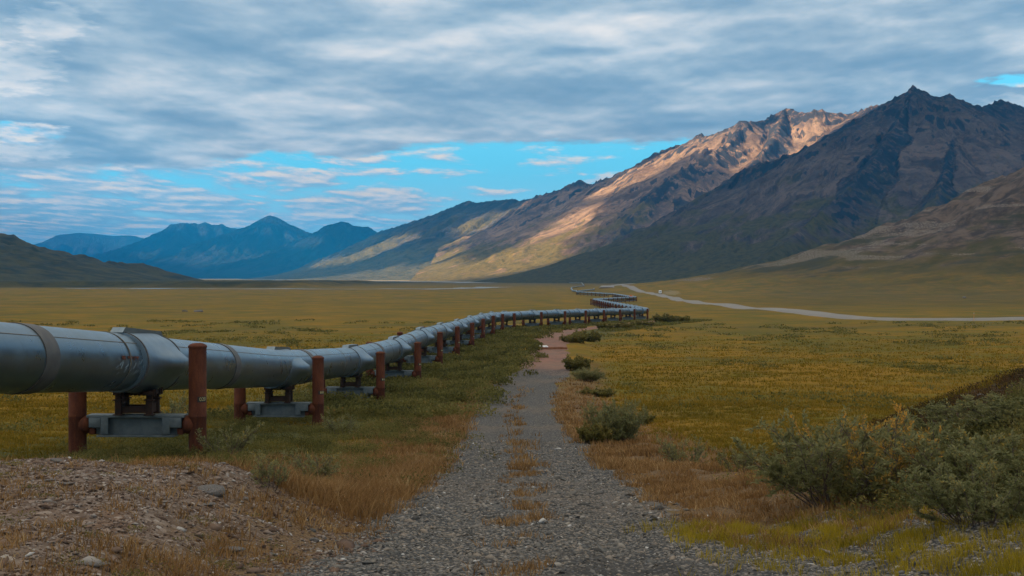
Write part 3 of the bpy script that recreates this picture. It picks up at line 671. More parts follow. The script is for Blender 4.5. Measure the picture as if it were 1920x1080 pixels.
# long seam along the upper side and rings where the jacket sheets lap
def seam_strip(path, ang, wid, rr):
    V_ = []; path = [Vector(p) for p in path]; N = len(path)
    for i, p in enumerate(path):
        d = (path[min(i + 1, N - 1)] - path[max(i - 1, 0)]).normalized(); sx = d.cross(Vector((0, 0, 1))).normalized(); up = sx.cross(d)
        for a, r in ((ang - wid, RP - .002), (ang - wid, rr), (ang + wid, rr), (ang + wid, RP - .002)): V_.append(p + r * (math.cos(a) * sx + math.sin(a) * up))
    idx = np.arange(N * 4).reshape(N, 4)
    return np_mesh('seam', np.array([tuple(v) for v in V_]), np.concatenate([np.stack([idx[:-1, k], idx[1:, k], idx[1:, k + 1], idx[:-1, k + 1]], -1) for k in range(3)]))
me = seam_strip(path[:40], R(40), .012, RP + .006); inpipe('seam', me, M_SEAM); me.transform(Matrix.Translation(off))
def ring_mesh(r0, r1, L, n=48, name='ring'):
    b_ = MB(); rows = []
    for x, r in ((-L / 2, r0), (-L / 2, r1), (L / 2, r1), (L / 2, r0)):
        rows.append([b_.bm.verts.new((r * math.cos(2 * math.pi * k / n), x, r * math.sin(2 * math.pi * k / n))) for k in range(n)])
    for a, c in zip(rows, rows[1:]):
        for k in range(n): b_.bm.faces.new((a[k], a[(k + 1) % n], c[(k + 1) % n], c[k]))
    return b_.mesh(name, 30)
band_me = ring_mesh(RP - .01, RP + .022, .72, name='joint_band'); lap_me = ring_mesh(RP - .01, RP + .007, .05, name='lap_ring')
strap_me = ring_mesh(RP, RP + .045, .07, name='strap')
def saddle_mesh():
    """cladding over the clamp: round at both straps, swelling to a blunt wedge at mid height"""
    n = 48; rows = []; b_ = MB()
    for y, w in ((-1.62, 0.0), (-1.45, .0), (-1.2, .06), (-.8, .25), (-.35, .52), (.15, .80), (.6, 1.0), (1.05, 1.0), (1.22, .85), (1.42, .25), (1.55, .0), (1.62, 0)):
        row = []
        for k in range(n):
            a = 2 * math.pi * k / n; c, s = math.cos(a), math.sin(a)
            # superellipse-like hexagon: flat sloping faces between the top, the side nose and the bottom
            hx = 1.0 / (abs(c) / 1.70 + abs(s) / 1.26 + 1e-9) ; hx = min(hx, 1.50 / max(abs(c), 1e-6), 1.12 / max(abs(s), 1e-6)); hx = max(hx, 1.05)
            r = RP * (1.03 * (1 - w) + w * hx)
            row.append(b_.bm.verts.new((r * c, y, r * s)))
        rows.append(row)
    for p, q in zip(rows, rows[1:]):
        for k in range(n): b_.bm.faces.new((p[k], p[(k + 1) % n], q[(k + 1) % n], q[k]))
    b_.bm.faces.new(rows[0]); b_.bm.faces.new(rows[-1])
    return b_.mesh('saddle', 45)
saddle_me = saddle_mesh()
b_ = MB(); b_.prism([(-.07, -1.72, RP * 1.02), (-.07, 1.72, RP * 1.02), (-.07, 1.50, RP + .15), (-.07, -1.50, RP + .15)], (-.10, 0, 0), (.22, 0, 0)); rail_me = b_.mesh('rail')
def heading(i, L):
    a, c = L[max(i - 1, 0)], L[min(i + 1, len(L) - 1)]
    return math.atan2(-(c[0] - a[0]), c[1] - a[1])
ALL = [first] + SUP + LEG2 + LEG3 + LEG4 + LEG5
for i, p in enumerate(ALL):
    h = heading(i, ALL); a, c = ALL[max(i - 1, 0)], ALL[min(i + 1, len(ALL) - 1)]
    pitch = math.atan2(c[2] - a[2], math.hypot(c[0] - a[0], c[1] - a[1]))
    if i:
        s = inpipe('saddle', saddle_me, M_CLAD, p, h); s.rotation_euler = (pitch, 0, h)
        if p[1] < 700:
            r_ = link('rail', rail_me, M_CLAD, s)
            for yy in (-1.5, 1.5):
                st = link('strap', strap_me, M_BAND, s); st.location = (0, yy, 0)
    if i + 1 < len(ALL):
        q = ALL[i + 1]; hh = math.atan2(-(q[0] - p[0]), q[1] - p[1]); pit = math.atan2(q[2] - p[2], math.hypot(q[0] - p[0], q[1] - p[1]))
        f = .57 if i == 0 else .45
        if i == 2: f = .22
        bd = inpipe('joint_band', band_me, M_BAND, tuple(p[k] + f * (q[k] - p[k]) for k in range(3))); bd.rotation_euler = (pit, 0, hh)
        if p[1] < 340:
            for f in ((.30, .68) if i else (.85,)):
                if i == 1: continue
                bd = inpipe('lap_ring', lap_me, M_SEAM, tuple(p[k] + f * (q[k] - p[k]) for k in range(3))); bd.rotation_euler = (pit, 0, hh)
# worn decal on the first length of pipe
dcl_b, dcl_s = MB(), MB()
ax = Vector(SUP[0]) - Vector(first); axl = ax.length; axd = ax.normalized(); sxd = axd.cross(Vector((0, 0, 1))).normalized(); upd = sxd.cross(axd)
def patch(mb, s0, s1, a0, a1, rr=RP + .003, sk=0.0):
    for k in range(4):
        t0, t1 = a0 + (a1 - a0) * k / 4, a0 + (a1 - a0) * (k + 1) / 4
        vs_ = [Vector(first) + axd * (axl + s) + rr * (math.cos(R(a)) * sxd + math.sin(R(a)) * upd) + off for s, a in ((s0 + sk * k / 4, t0), (s1 + sk * k / 4, t0), (s1 + sk * (k + 1) / 4, t1), (s0 + sk * (k + 1) / 4, t1))]
        mb.bm.faces.new([mb.bm.verts.new(v) for v in vs_])
for s0, s1, a0, a1 in ((-3.15, -2.9, 4, 11), (-2.75, -2.6, 6, 11), (-2.5, -2.42, 5, 11), (-2.36, -1.95, 8, 11), (-2.33, -2.25, 3, 8), (-2.1, -2.03, 4, 8)): patch(dcl_b, s0, s1, a0, a1)
rr_ = random.Random(5)
for k in range(26):
    s = -3.6 + 2.0 * rr_.random(); a = rr_.uniform(-20, 6); patch(dcl_s, s, s + rr_.uniform(.015, .05), a - rr_.uniform(4, 14), a, RP + .005, rr_.uniform(.05, .2))
inpipe('worn_decal', dcl_b.mesh('worn_decal'), M_RUST); inpipe('scuff_marks', dcl_s.mesh('scuff_marks'), M_SCUFF)

# ------------------------------------------------------------------ supports: two rusted posts, a grey beam and a shoe
HW = 1.57; RB = .229
def post_mesh():
    b_ = MB(); b_.lathe([(RB, -1.3), (RB, .02), (RB + .012, .03), (RB + .012, .10), (RB, .11), (RB, 1.05), (RB + .006, 1.06), (RB + .006, 1.10), (RB, 1.11), (RB, 2.86), (RB + .016, 2.865), (RB + .016, 2.905), (RB * .93, 2.94), (RB * .6, 2.975), (RB * .2, 2.985)], 28)
    return b_.mesh('post', 35)
post_me = post_mesh()
def sleeve_mesh():      # rounded rusty end by which the beam hangs on the post, pointing +x from the post axis
    M = Matrix.Rotation(R(90), 4, 'Y'); b_ = MB()
    b_.lathe([(.20, .0), (.24, .17), (.245, .26), (.22, .33), (.17, .37)], 20, M); b_.box((.42, 0, -.17), (.16, .30, .16), bev=.02)
    return b_.mesh('sleeve', 40)
sleeve_me = sleeve_mesh()
def beam_mesh():
    b_ = MB(); L = 2 * (HW - .30)
    b_.box((0, 0, 1.09), (L, .46, .07), bev=.008); b_.box((0, 0, .575), (L * .80, .42, .05), bev=.006); b_.box((0, .0, .83), (L * .94, .07, .455))
    return b_.mesh('beam', 30)
def bracket_mesh():
    b_ = MB()
    b_.box((0, -.215, .84), (.20, .05, .44), bev=.01); b_.box((0, .215, .84), (.20, .05, .44), bev=.01)
    b_.box((.25, -.22, .93), (.30, .06, .25), bev=.01); b_.box((.25, .22, .93), (.30, .06, .25), bev=.01); b_.box((.05, 0, .83), (.03, .38, .43))
    return b_.mesh('bracket', 30)
def shoe_mesh():
    b_ = MB()
    for sx_ in (-.40, .40):
        for sy_ in (-.32, .32):
            b_.box((sx_, sy_, 1.33), (.17, .13, .36), bev=.012); b_.box((sx_, sy_, 1.145), (.25, .22, .03)); b_.box((sx_, sy_, 1.525), (.25, .20, .03)); b_.box((sx_, sy_, 1.64), (.15, .12, .20), bev=.01)
        b_.box((sx_, 0, 1.30), (.06, .60, .22)); b_.box((sx_ * 1.0, 0, 1.70), (.22, .95, .09), bev=.015)
        for sy_ in (-.40, -.2, .2, .40): b_.cyl((sx_ + .13, sy_, 1.62), (sx_ + .13, sy_, 1.80), .028, n=8)
    b_.box((0, -.30, 1.27), (.66, .05, .17)); b_.box((0, .30, 1.27), (.66, .05, .17)); b_.box((0, 0, 1.69), (.55, .34, .05))
    for k in range(5): b_.box((-.22 + .11 * k, -.1, 1.655), (.05, .30, .05))
    return b_.mesh('shoe', 30)
beam_me, bracket_me, shoe_me = beam_mesh(), bracket_mesh(), shoe_mesh()
def plate_mesh(a0, a1, z0, z1, r, name):
    b_ = MB(); n = 8
    rows = [[b_.bm.verts.new((rr * math.cos(a0 + (a1 - a0) * k / n), rr * math.sin(a0 + (a1 - a0) * k / n), z)) for k in range(n + 1)] for z, rr in ((z0, RB), (z0, r), (z1, r), (z1, RB))]
    for p, q in zip(rows, rows[1:]):
        for k in range(n): b_.bm.faces.new((p[k], p[k + 1], q[k + 1], q[k]))
    return b_.mesh(name)
def text_mesh(txt, size, ac, zc, r):
    cu = bpy.data.curves.new('number', 'FONT'); cu.body = txt; cu.size = size; cu.align_x = 'CENTER'; cu.align_y = 'CENTER'; cu.offset = .001
    o = bpy.data.objects.new('number', cu); C.objects.link(o); bpy.context.view_layer.update()
    me = bpy.data.meshes.new_from_object(o.evaluated_get(bpy.context.evaluated_depsgraph_get())); bpy.data.objects.remove(o)
    bm = bmesh.new(); bm.from_mesh(me); bmesh.ops.subdivide_edges(bm, edges=bm.edges, cuts=2)
    for v in bm.verts:
        a = ac + v.co.x / r; v.co = Vector((r * math.cos(a), r * math.sin(a), zc + v.co.y))
    bm.to_mesh(me); bm.free(); me.name = 'number'; me.materials.clear(); return me
plate_me = plate_mesh(R(-78), R(-8), 1.46, 1.60, RB + .006, 'plate'); number_me = text_mesh('020', .135, R(-42), 1.53, RB + .009)
b_ = None
bars = MB()
for k in range(2):
    a0 = R(-60 + 26 * k); pts = []
    bars.bm.faces.new([bars.bm.verts.new(((RB + .009) * math.cos(a), (RB + .009) * math.sin(a), z)) for a, z in ((a0, 1.49), (a0 + R(16), 1.49), (a0 + R(16), 1.575), (a0, 1.575))])
bars_me = bars.mesh('number')
def make_support(lod):
    e = empty('pipe_support', (0, 0, 0))
    for sx_ in (-1, 1):
        p = link('post', post_me, M_RUST, e); p.location = (sx_ * HW, 0, 0)
        if lod < 2:
            s = link('sleeve', sleeve_me, M_RUST, p); s.rotation_euler = (0, 0, 0 if sx_ < 0 else math.pi)
            s.location = (0, 0, .86)
    bm_ = link('beam', beam_me, M_BEAM, e)
    if lod < 2:
        for sx_ in (-1, 1):
            k = link('bracket', bracket_me, M_BEAM, bm_); k.location = (sx_ * .80, 0, 0); k.rotation_euler = (0, 0, 0 if sx_ > 0 else math.pi)
    link('shoe', shoe_me, M_SHOE, e)
    if lod < 2:
        right = [c for c in e.children if c.name.startswith('post')][1]
        q = link('plate', plate_me, M_PLATE, right); link('number', number_me if lod == 0 else bars_me, M_NUM, q)
    return e
def copy_tree(o, parent=None):
    c = o.copy(); C.objects.link(c); c.parent = parent
    for ch in list(o.children): copy_tree(ch, c)
    return c
ORD = 'first second third fourth fifth sixth seventh eighth ninth tenth eleventh twelfth thirteenth fourteenth fifteenth sixteenth seventeenth eighteenth nineteenth twentieth'.split()
near_s, mid_s, far_s = make_support(0), make_support(1), make_support(2)
GRP = 'rusted supports under the pipeline'
def lab_main(i):
    if i == 0: return 'largest rusted pipe support, its tall right post bearing a black 020 plate'
    if i < 11: return '%s rusted pipe support from the left edge of the photo' % ORD[i]
    return '%s pipe support of the row running right behind the track bend' % ORD[i - 11]
used = set()
def place(pt, h, lab, lod):
    src = (near_s, mid_s, far_s)[lod]
    o = copy_tree(src) if lod in used else src
    used.add(lod)
    o.location = (pt[0], pt[1], pt[2] - 2.46); o.rotation_euler = (0, 0, h); tag(o, lab, 'pipe support', GRP)
    return o
for i, p in enumerate(SUP):
    h = heading(i, SUP)
    if i == 10: h *= .6
    if i == 0: h = R(-1)
    place(p, h, lab_main(i), 0 if i == 0 else (1 if i < 11 else 2 if i > 14 else 1))
for L, nm in ((LEG2, 'pipe support of the leg running straight away from the first corner'), (LEG3, 'pipe support of the leg slanting right behind the far left corner'), (LEG4, 'pipe support of the distant leg beyond the orange marked corner'), (LEG5, 'tiny pipe support of the last distant row slanting left')):
    for i, p in enumerate(L):
        place(p, heading(i, L), '%s %s' % (ORD[i], nm), 2)
# orange cover on the far corner of the pipe
b_ = MB(); b_.box((0, 0, 0), (2.6, 3.4, .12), bev=.04); b_.box((0, 0, .28), (1.4, 1.8, .5), bev=.06)
oc = inpipe('valve_cover', b_.mesh('valve_cover'), mat_plain('orange_paint', (.75, .16, .04), (.62, .13, .04), .5), (73.0, 868, float(P(868)) + 2.35 + RP + .06)); oc['label'] = 'small orange cover on the pipe'
# ------------------------------------------------------------------ river, highway
def ribbon(name, pts, wid, lift, m, n=6, step=8.0, crown=0.0, skirt=0.0, wob=0.0):
    pts = [Vector((p[0], p[1], 0)) for p in pts]; path = smooth_path([tuple(p) for p in pts], 60.0); dense = []
    for a, b_ in zip(path, path[1:]):
        k = max(1, int((b_ - a).length / step))
        for i in range(k): dense.append(a + (b_ - a) * i / k)
    dense.append(path[-1]); D = np.array([(p.x, p.y) for p in dense]); T = np.gradient(D, axis=0); T /= np.linalg.norm(T, axis=1)[:, None]; Nn = np.stack([T[:, 1], -T[:, 0]], 1)
    w = np.array(wid) if np.ndim(wid) else np.full(len(D), wid)
    w = w * (1 + wob * fbm(D[:, 0] / 90, D[:, 1] / 90, 3, 5))
    us = np.linspace(-1, 1, n + 1); 
    if skirt: us = np.concatenate([[-1.35], us, [1.35]])
    X = D[:, 0:1] + Nn[:, 0:1] * us * w[:, None] / 2; Y = D[:, 1:2] + Nn[:, 1:2] * us * w[:, None] / 2
    zc_ = ground_z(X, Y).max(1, keepdims=True) if skirt else ground_z(X, Y)
    Z = (np.repeat(zc_, X.shape[1], 1) if skirt else zc_) + lift + crown * (1 - us ** 2)
    if skirt: Z[:, 0] = ground_z(X[:, 0], Y[:, 0]) - skirt; Z[:, -1] = ground_z(X[:, -1], Y[:, -1]) - skirt
    N, K = X.shape; idx = np.arange(N * K).reshape(N, K); q = np.stack([idx[:-1, :-1], idx[:-1, 1:], idx[1:, 1:], idx[1:, :-1]], -1).reshape(-1, 4)
    return np_mesh(name, np.stack([X, Y, Z], -1).reshape(-1, 3), q, True)
def mat_road():
    m, t, b_ = mat('packed_gravel_road'); p = pos(t)
    n1 = noise(t, p, .05, 5, .6); n2 = noise(t, p, 1.5, 4, .6)
    col = mix(t, n1, (.19, .175, .158), (.28, .258, .232)); col = mix(t, mth(t, 'MULTIPLY', mrange(t, n2, .5, .7), .4), col, (.18, .17, .155))
    setc(t, b_, col, .95, 0, n2, .2, .05); return m
M_ROAD = mat_road()
def on(u, v, y): p = px(u, v, y); return (p[0], p[1])
hw = [(170, 318), on(1920, 604, 322), on(1820, 606, 322), on(1720, 607, 330), on(1640, 600, 352), on(1560, 592, 385), on(1480, 584, 445), on(1420, 577.5, 520), on(1380, 573, 590), on(1330, 568, 690), on(1300, 563, 790), on(1270, 558, 950), on(1240, 553.5, 1200), on(1212, 549, 1430), on(1190, 545, 1640), on(1172, 541.5, 1880)]
road = tag(link('road', ribbon('road', hw, 7.6, .40, M_ROAD, skirt=.3, crown=.06), M_ROAD), 'pale gravel highway crossing the tundra on the right', kind='structure')
hw2 = [on(1137, 544, 1760), on(1139, 540.5, 2050), on(1147, 536.5, 2500), on(1162, 533, 3000), on(1185, 530.5, 3500), on(1215, 528.5, 4000), on(1235, 527.5, 4300)]
tag(link('road', ribbon('road', hw2, 15.0, .35, M_ROAD, skirt=.1, crown=.1, step=20), M_ROAD), 'farther curve of the gravel highway below the mountains', kind='structure')
def mat_river():
    m, t, b_ = mat('braided_river'); p = pos(t)
    n1 = noise(t, scl(t, p, (.006, .02, 0)), 1.0, 6, .65)
    col = mix(t, mrange(t, n1, .42, .58), (.30, .30, .29), (.10, .13, .15)); setc(t, b_, col, mrange(t, n1, .42, .58, .9, .25)); return m
M_RIVER = mat_river()
riv = [on(120, 541.5, 1905), on(200, 541, 1910), on(400, 541.5, 1880), on(520, 541.6, 1850), on(640, 542, 1830), on(760, 541.5, 1850), on(860, 541, 1900), on(930, 538, 2250)]
tag(link('river', ribbon('river', riv, 48.0, .35, M_RIVER, wob=.7, step=20), M_RIVER), 'pale braided river crossing the far tundra', kind='structure')
riv2 = [on(470, 524.5, 9000), on(520, 525, 7800), on(640, 526, 6600), on(760, 527.5, 5300), on(840, 528.5, 4600), on(900, 530, 3900)]
tag(link('river', ribbon('river', riv2, 120.0, .6, M_RIVER, wob=.8, step=40), M_RIVER), 'far thread of the pale river near the mountains', kind='structure')

# ------------------------------------------------------------------ plants
def mat_leaf(name, stops, rough=.7, trans=.48):
    m = bpy.data.materials.new(name); m.use_nodes = True; t = m.node_tree; t.nodes.clear()
    col = ramp(t, attr(t, 'tint'), stops)
    df = nd(t, 'ShaderNodeBsdfPrincipled', None, Base_Color=col, Roughness=rough); df.inputs['Specular IOR Level'].default_value = .2
    tr = nd(t, 'ShaderNodeBsdfTranslucent', None, Color=col)
    nd(t, 'ShaderNodeOutputMaterial', None, Surface=nd(t, 'ShaderNodeMixShader', None, i0=trans, i1=df.outputs[0], i2=tr.outputs[0]).outputs[0]); return m
M_WILLOW = mat_leaf('willow_leaves', [(0, (.085, .095, .032)), (.35, (.165, .168, .062)), (.7, (.26, .25, .11)), (.93, (.34, .31, .14)), (1, (.44, .30, .07))])
M_DARKW = mat_leaf('dark_willow_leaves', [(0, (.07, .08, .024)), (.45, (.13, .132, .042)), (.85, (.205, .19, .066)), (1, (.30, .22, .06))])
M_AUT = mat_leaf('autumn_leaves', [(0, (.11, .105, .03)), (.4, (.22, .18, .05)), (.75, (.42, .26, .06)), (1, (.72, .36, .06))])
M_DRY = mat_leaf('dry_grass', [(0, (.13, .068, .026)), (.35, (.26, .14, .05)), (.7, (.37, .21, .08)), (1, (.54, .38, .19))], .8, .3)
M_TUN = mat_leaf('tundra_sedge', [(0, (.13, .10, .009)), (.35, (.20, .135, .010)), (.7, (.28, .165, .013)), (1, (.37, .215, .03))], .8, .3)
M_HORSE = mat_leaf('horsetail', [(0, (.16, .125, .010)), (.5, (.34, .25, .016)), (1, (.50, .36, .03))], .7, .35)
M_LOW = mat_leaf('low_willow', [(0, (.060, .060, .016)), (.3, (.125, .115, .030)), (.65, (.20, .175, .048)), (.9, (.27, .225, .075)), (1, (.34, .19, .05))])
M_HEATH = mat_leaf('heath_leaves', [(0, (.035, .028, .012)), (.4, (.085, .050, .020)), (.7, (.14, .065, .024)), (1, (.16, .13, .04))])
M_UNDER = mat_leaf('bank_willow', [(0, (.065, .068, .020)), (.4, (.145, .135, .040)), (.75, (.25, .20, .06)), (.92, (.36, .27, .07)), (1, (.50, .30, .06))])
M_TWIG = mat_plain('twigs', (.085, .06, .048), (.16, .12, .10), .9, 0, 20, .1)

def leaves_np(base, dirv, length, width, g, fold=.25):
    """two triangles per leaf, folded along the midrib"""
    n = len(base); d = dirv / (np.linalg.norm(dirv, axis=1, keepdims=True) + 1e-9)
    r = g.normal(size=(n, 3)); s = np.cross(d, r); s /= np.linalg.norm(s, axis=1, keepdims=True) + 1e-9; u = np.cross(s, d)
    L = length[:, None]; w = width[:, None]
    mid = base + d * L * .45
    v = np.stack([base, mid + s * w + u * w * fold, base + d * L, mid - s * w + u * w * fold], 1)
    q = np.arange(n * 4).reshape(n, 4)
    return v.reshape(-1, 3), q
def blades_np(base, dirv, length, width, bend, g):
    n = len(base); az = g.random(n) * 2 * np.pi; s = np.stack([np.cos(az), np.sin(az), np.zeros(n)], 1)
    d = dirv / (np.linalg.norm(dirv, axis=1, keepdims=True) + 1e-9); L = length[:, None]; w = width[:, None]
    be = bend * np.stack([g.normal(size=n), g.normal(size=n), -np.abs(g.normal(size=n)) * .5], 1)
    mid = base + d * L * .55 + be * L * .25; tip = base + d * L + be * L
    v = np.stack([base - s * w, base + s * w, mid + s * w * .7, mid - s * w * .7, tip], 1).reshape(-1, 3)
    i = np.arange(n) * 5
    return v, np.stack([i, i + 1, i + 2, i + 3], 1), np.stack([i + 3, i + 2, i + 4], 1)
def grass_obj(name, label, x, y, m, hgt, wid, nb, seed, spread=.12, bend=.3, tint=None, lean=.35, zoff=0.0):
    g = np.random.default_rng(seed); n = len(x); z = ground_z(x, y)
    k = np.broadcast_to(nb, (n,)).astype(int); rep = np.repeat(np.arange(n), k); N = len(rep)
    h = np.broadcast_to(hgt, (n,))[rep] * g.uniform(.5, 1.15, N); w = np.broadcast_to(wid, (n,))[rep] * g.uniform(.6, 1.2, N); sp_ = np.broadcast_to(spread, (n,))[rep]
    a = g.random(N) * 2 * np.pi; r = np.sqrt(g.random(N)) * sp_
    b_ = np.stack([x[rep] + r * np.cos(a), y[rep] + r * np.sin(a), z[rep] - .02 + zoff], 1)
    d = np.stack([np.cos(a) * r / (sp_ + 1e-6) * lean + g.normal(size=N) * .12, np.sin(a) * r / (sp_ + 1e-6) * lean + g.normal(size=N) * .12, np.ones(N)], 1)
    v, q, t3 = blades_np(b_, d, h, w, bend, g)
    tn = (np.broadcast_to(tint if tint is not None else .5, (n,))[rep] + g.normal(size=N) * .2).clip(0, 1)
    me = np_mesh(name, v, [q, t3], False, dict(tint=np.repeat(tn, 5)))
    return tag(link(name, me, m), label, kind='stuff')
def scatter(n, x0, x1, y0, y1, seed, fn, bias=1.0):
    g = np.random.default_rng(seed); y = y0 + (y1 - y0) * g.random(n) ** bias; xa = x0(y) if callable(x0) else x0; xb = x1(y) if callable(x1) else x1
    x = xa + (xb - xa) * g.random(n); k = g.random(n) < fn(x, y); return x[k], y[k]
def inview(x, y, m=1.5): return np.abs(x) < .37 * y + m
def tdx(x, y): return track_dx(x, y)
# dry grass along the track and on the mound
def w_dry(x, y):
    td = np.abs(tdx(x, y)); n = fbm(x / .9, y / 1.4, 3, 101)
    ve = ss(td, 1.5, 2.3) * (1 - ss(td, 3.0 + 1.2 * n, 5.2 + 1.2 * n)) * (1 - ss(y, 50, 100)) * ss(y, 13, 17)
    left = (1 - ss(x, -2.3, -1.5)) * ss(x, -6, -4) * ss(y, 18, 20.5) * (1 - ss(y, 30, 38))
    md = (1 - ss(x, -2.8, -1.7)) * (1 - ss(y, 19, 22)) * (.26 + .6 * (1 - ss(y, 10.5, 14)) + .55 * np.exp(-((x + 2.2) / .5) ** 2))
    st = np.exp(-((tdx(x, y) + .05) / .3) ** 2) * (.55 * (1 - ss(y, 60, 90))) * (ss(n, -.05, .4))
    pat = ss(fbm(x / 2.2, y / 4, 3, 107), .05, .4) * ((tdx(x, y) < -2.5) & (tdx(x, y) > -9) & (y > 22)) * .6
    mix_ = np.maximum(pat, np.maximum(np.maximum(ve * ss(n, -.5, .25), left * ss(n, -.6, .1)), np.maximum(md * ss(n, -.45, .4), st)))
    return mix_ * inview(x, y)
x, y = scatter(38000, -8, 5.5, 8.5, 34, 11, w_dry, 1.15)
hg = np.where((x < -1.6) & (y > 17), .32, .15) + .08 * fbm(x / 1.2, y / 1.2, 2, 103); hg = np.where(np.abs(tdx(x, y)) < 1.2, .13, hg); hg = np.where((x < -3) & (y < 18), .12, hg)
grass_obj('dry_grass', 'dry orange grass along the gravel track', x, y, M_DRY, np.clip(hg, .08, .5), .0035 + y * .00016, 9, 21, .10, .35, .45 + .3 * fbm(x / .8, y / .8, 2, 105))
x, y = scatter(26000, lambda y: -3 - .05 * y, lambda y: 6 + 0 * y, 30, 105, 12, lambda x, y: w_dry(x, y) * 1.0, 1.3)
grass_obj('dry_grass', 'dry orange grass farther along the track', x, y, M_DRY, .22, .006 + y * .00022, 7, 22, .22, .3, .45 + .3 * fbm(x / 2, y / 2, 2, 106))
# sedge of the tundra
def w_tun(x, y):
    d = tdx(x, y); n = fbm(x / 3, y / 5, 3, 111)
    r = ss(d, 3.6, 6.5) * ss(y, 26, 34); l = (1 - ss(d, -13, -9.5)) * ss(y, 22, 27)
    mid = (1 - ss(d, -4, -2.6)) * .35 * ss(y, 22, 26) * ss(n, -.1, .4)
    return np.clip(r + l + mid, 0, 1) * inview(x, y, 3) * (.55 + .45 * ss(n, -.4, .4)) * (1 - ss(y, 80, 215))
x, y = scatter(60000, lambda y: -.37 * y - 2, lambda y: .37 * y + 2, 22, 75, 13, w_tun, 1.25)
grass_obj('tundra_grass', 'yellow olive tundra grass of the valley floor', x, y, M_TUN, .17 + .06 * fbm(x / 2, y / 2, 2, 113), .006 + y * .00022, 7, 23, .22, .4, .42 + .28 * fbm(x / 5, y / 9, 3, 115) + .30 * fbm(x / 18, y / 30, 2, 117))
x, y = scatter(60000, lambda y: -.37 * y - 2, lambda y: .37 * y + 2, 70, 230, 14, w_tun, 1.4)
grass_obj('tundra_grass', 'more distant yellow olive tundra grass', x, y, M_TUN, .20, .010 + y * .00025, 5, 24, .45, .4, .42 + .40 * fbm(x / 20, y / 36, 3, 116))
# horsetails on the right verge
def w_hor(x, y):
    n = fbm(x / .35, y / .6, 3, 121)
    w = np.exp(-((x - 2.45) / .55) ** 2 - ((y - 16.2) / 1.5) ** 2) + np.exp(-((x - 3.6) / .55) ** 2 - ((y - 14.0) / 2.2) ** 2) + .8 * np.exp(-((x - 3.0) / .5) ** 2 - ((y - 15.6) / .9) ** 2)
    w = w + .10 * ss(x, 1.3, 2.0) * (1 - ss(y, 15, 17)) + .5 * ss(x, 3.0, 3.4) * (1 - ss(y, 12, 14)) * ss(y, 10, 11)
    return np.clip(w * 1.2, 0, 1) * ss(n, -.2, .25) * inview(x, y)
x, y = scatter(15000, .9, 6.5, 8.3, 17.2, 15, w_hor)
grass_obj('horsetails', 'yellow green horsetails on the right verge of the gravel', x, y, M_HORSE, .15, .0035, 9, 25, .055, .12, .5 + .3 * fbm(x, y, 2, 123), .55)
# low willow and heath round the supports
def w_low(x, y):
    px2 = np.interp(y, _pipe_y, _pipe_x); d = tdx(x, y); n = fbm(x / 1.8, y / 3.2, 3, 131)
    b_ = ss(x - px2, -5, -2) * (1 - ss(d, -5.5 + 2.2 * n + .018 * np.minimum(y, 110), -2.6 + 2.2 * n + .012 * np.minimum(y, 110))) * ss(y, 22.5, 27)
    return b_ * ss(n, -.32, .12) * inview(x, y, 2)
def leaf_cloud(name, label, x, y, m, hgt, rad, nl, ll, lw, seed, tint):
    g = np.random.default_rng(seed); n = len(x); z = ground_z(x, y); rep = np.repeat(np.arange(n), np.broadcast_to(nl, (n,)).astype(int)); N = len(rep)
    a = g.random(N) * 2 * np.pi; r = np.sqrt(g.random(N)); hh = np.broadcast_to(hgt, (n,))[rep]; ra = np.broadcast_to(rad, (n,))[rep]; zz = g.random(N) ** .8
    b_ = np.stack([x[rep] + ra * r * np.cos(a), y[rep] + ra * r * np.sin(a), z[rep] + hh * zz * np.sqrt(np.clip(1.1 - r ** 2, .05, 1))], 1)
    d = np.stack([np.cos(a) * .7 + g.normal(size=N) * .5, np.sin(a) * .7 + g.normal(size=N) * .5, .75 + g.normal(size=N) * .4], 1)
    L = np.broadcast_to(ll, (n,))[rep] * g.uniform(.6, 1.25, N)
    v, q = leaves_np(b_, d, L, np.broadcast_to(lw, (n,))[rep] * g.uniform(.7, 1.2, N), g)
    tn = (np.broadcast_to(tint, (n,))[rep] + g.normal(size=N) * .17).clip(0, 1)
    return tag(link(name, np_mesh(name, v, q, False, dict(tint=np.repeat(tn, 4))), m), label, kind='stuff')
x, y = scatter(5200, lambda y: -.3 * y - 1, lambda y: 0 * y + 1, 22.5, 62, 16, w_low, 1.1)
leaf_cloud('undergrowth', 'low green willow and heath around the nearest pipe supports', x, y, M_LOW, .22 + .16 * ss(fbm(x / 1.3, y / 1.3, 2, 133), -.2, .5), .26, 70, .045 + y * .0004, .009 + y * .0001, 31, .42 + .4 * fbm(x / 1.5, y / 2.5, 3, 135))
x, y = scatter(9000, lambda y: np.interp(y, _pipe_y, _pipe_x) - 4, lambda y: np.interp(y, _ty, _tx), 60, 235, 17, lambda x, y: w_low(x, y), 1.3)
leaf_cloud('undergrowth', 'low green scrub between the pipeline and the track', x, y, M_LOW, .38 + .25 * ss(fbm(x / 3, y / 5, 2, 134), -.1, .6), .55, 44, .09 + y * .0007, .028 + y * .0003, 32, .38 + .4 * fbm(x / 4, y / 7, 3, 136))
x, y = scatter(4000, lambda y: np.interp(y, _ty, _tx) - 14, lambda y: np.interp(y, _ty, _tx) + 8, 215, 350, 18, lambda x, y: (ss(fbm(x / 6, y / 9, 3, 137), -.15, .25)) * (np.abs(tdx(x, y)) > 3.5), 1.0)
leaf_cloud('undergrowth', 'thin scrub in front of the pipeline row at the bend', x, y, M_LOW, .35, .8, 26, .24, .09, 33, .45)
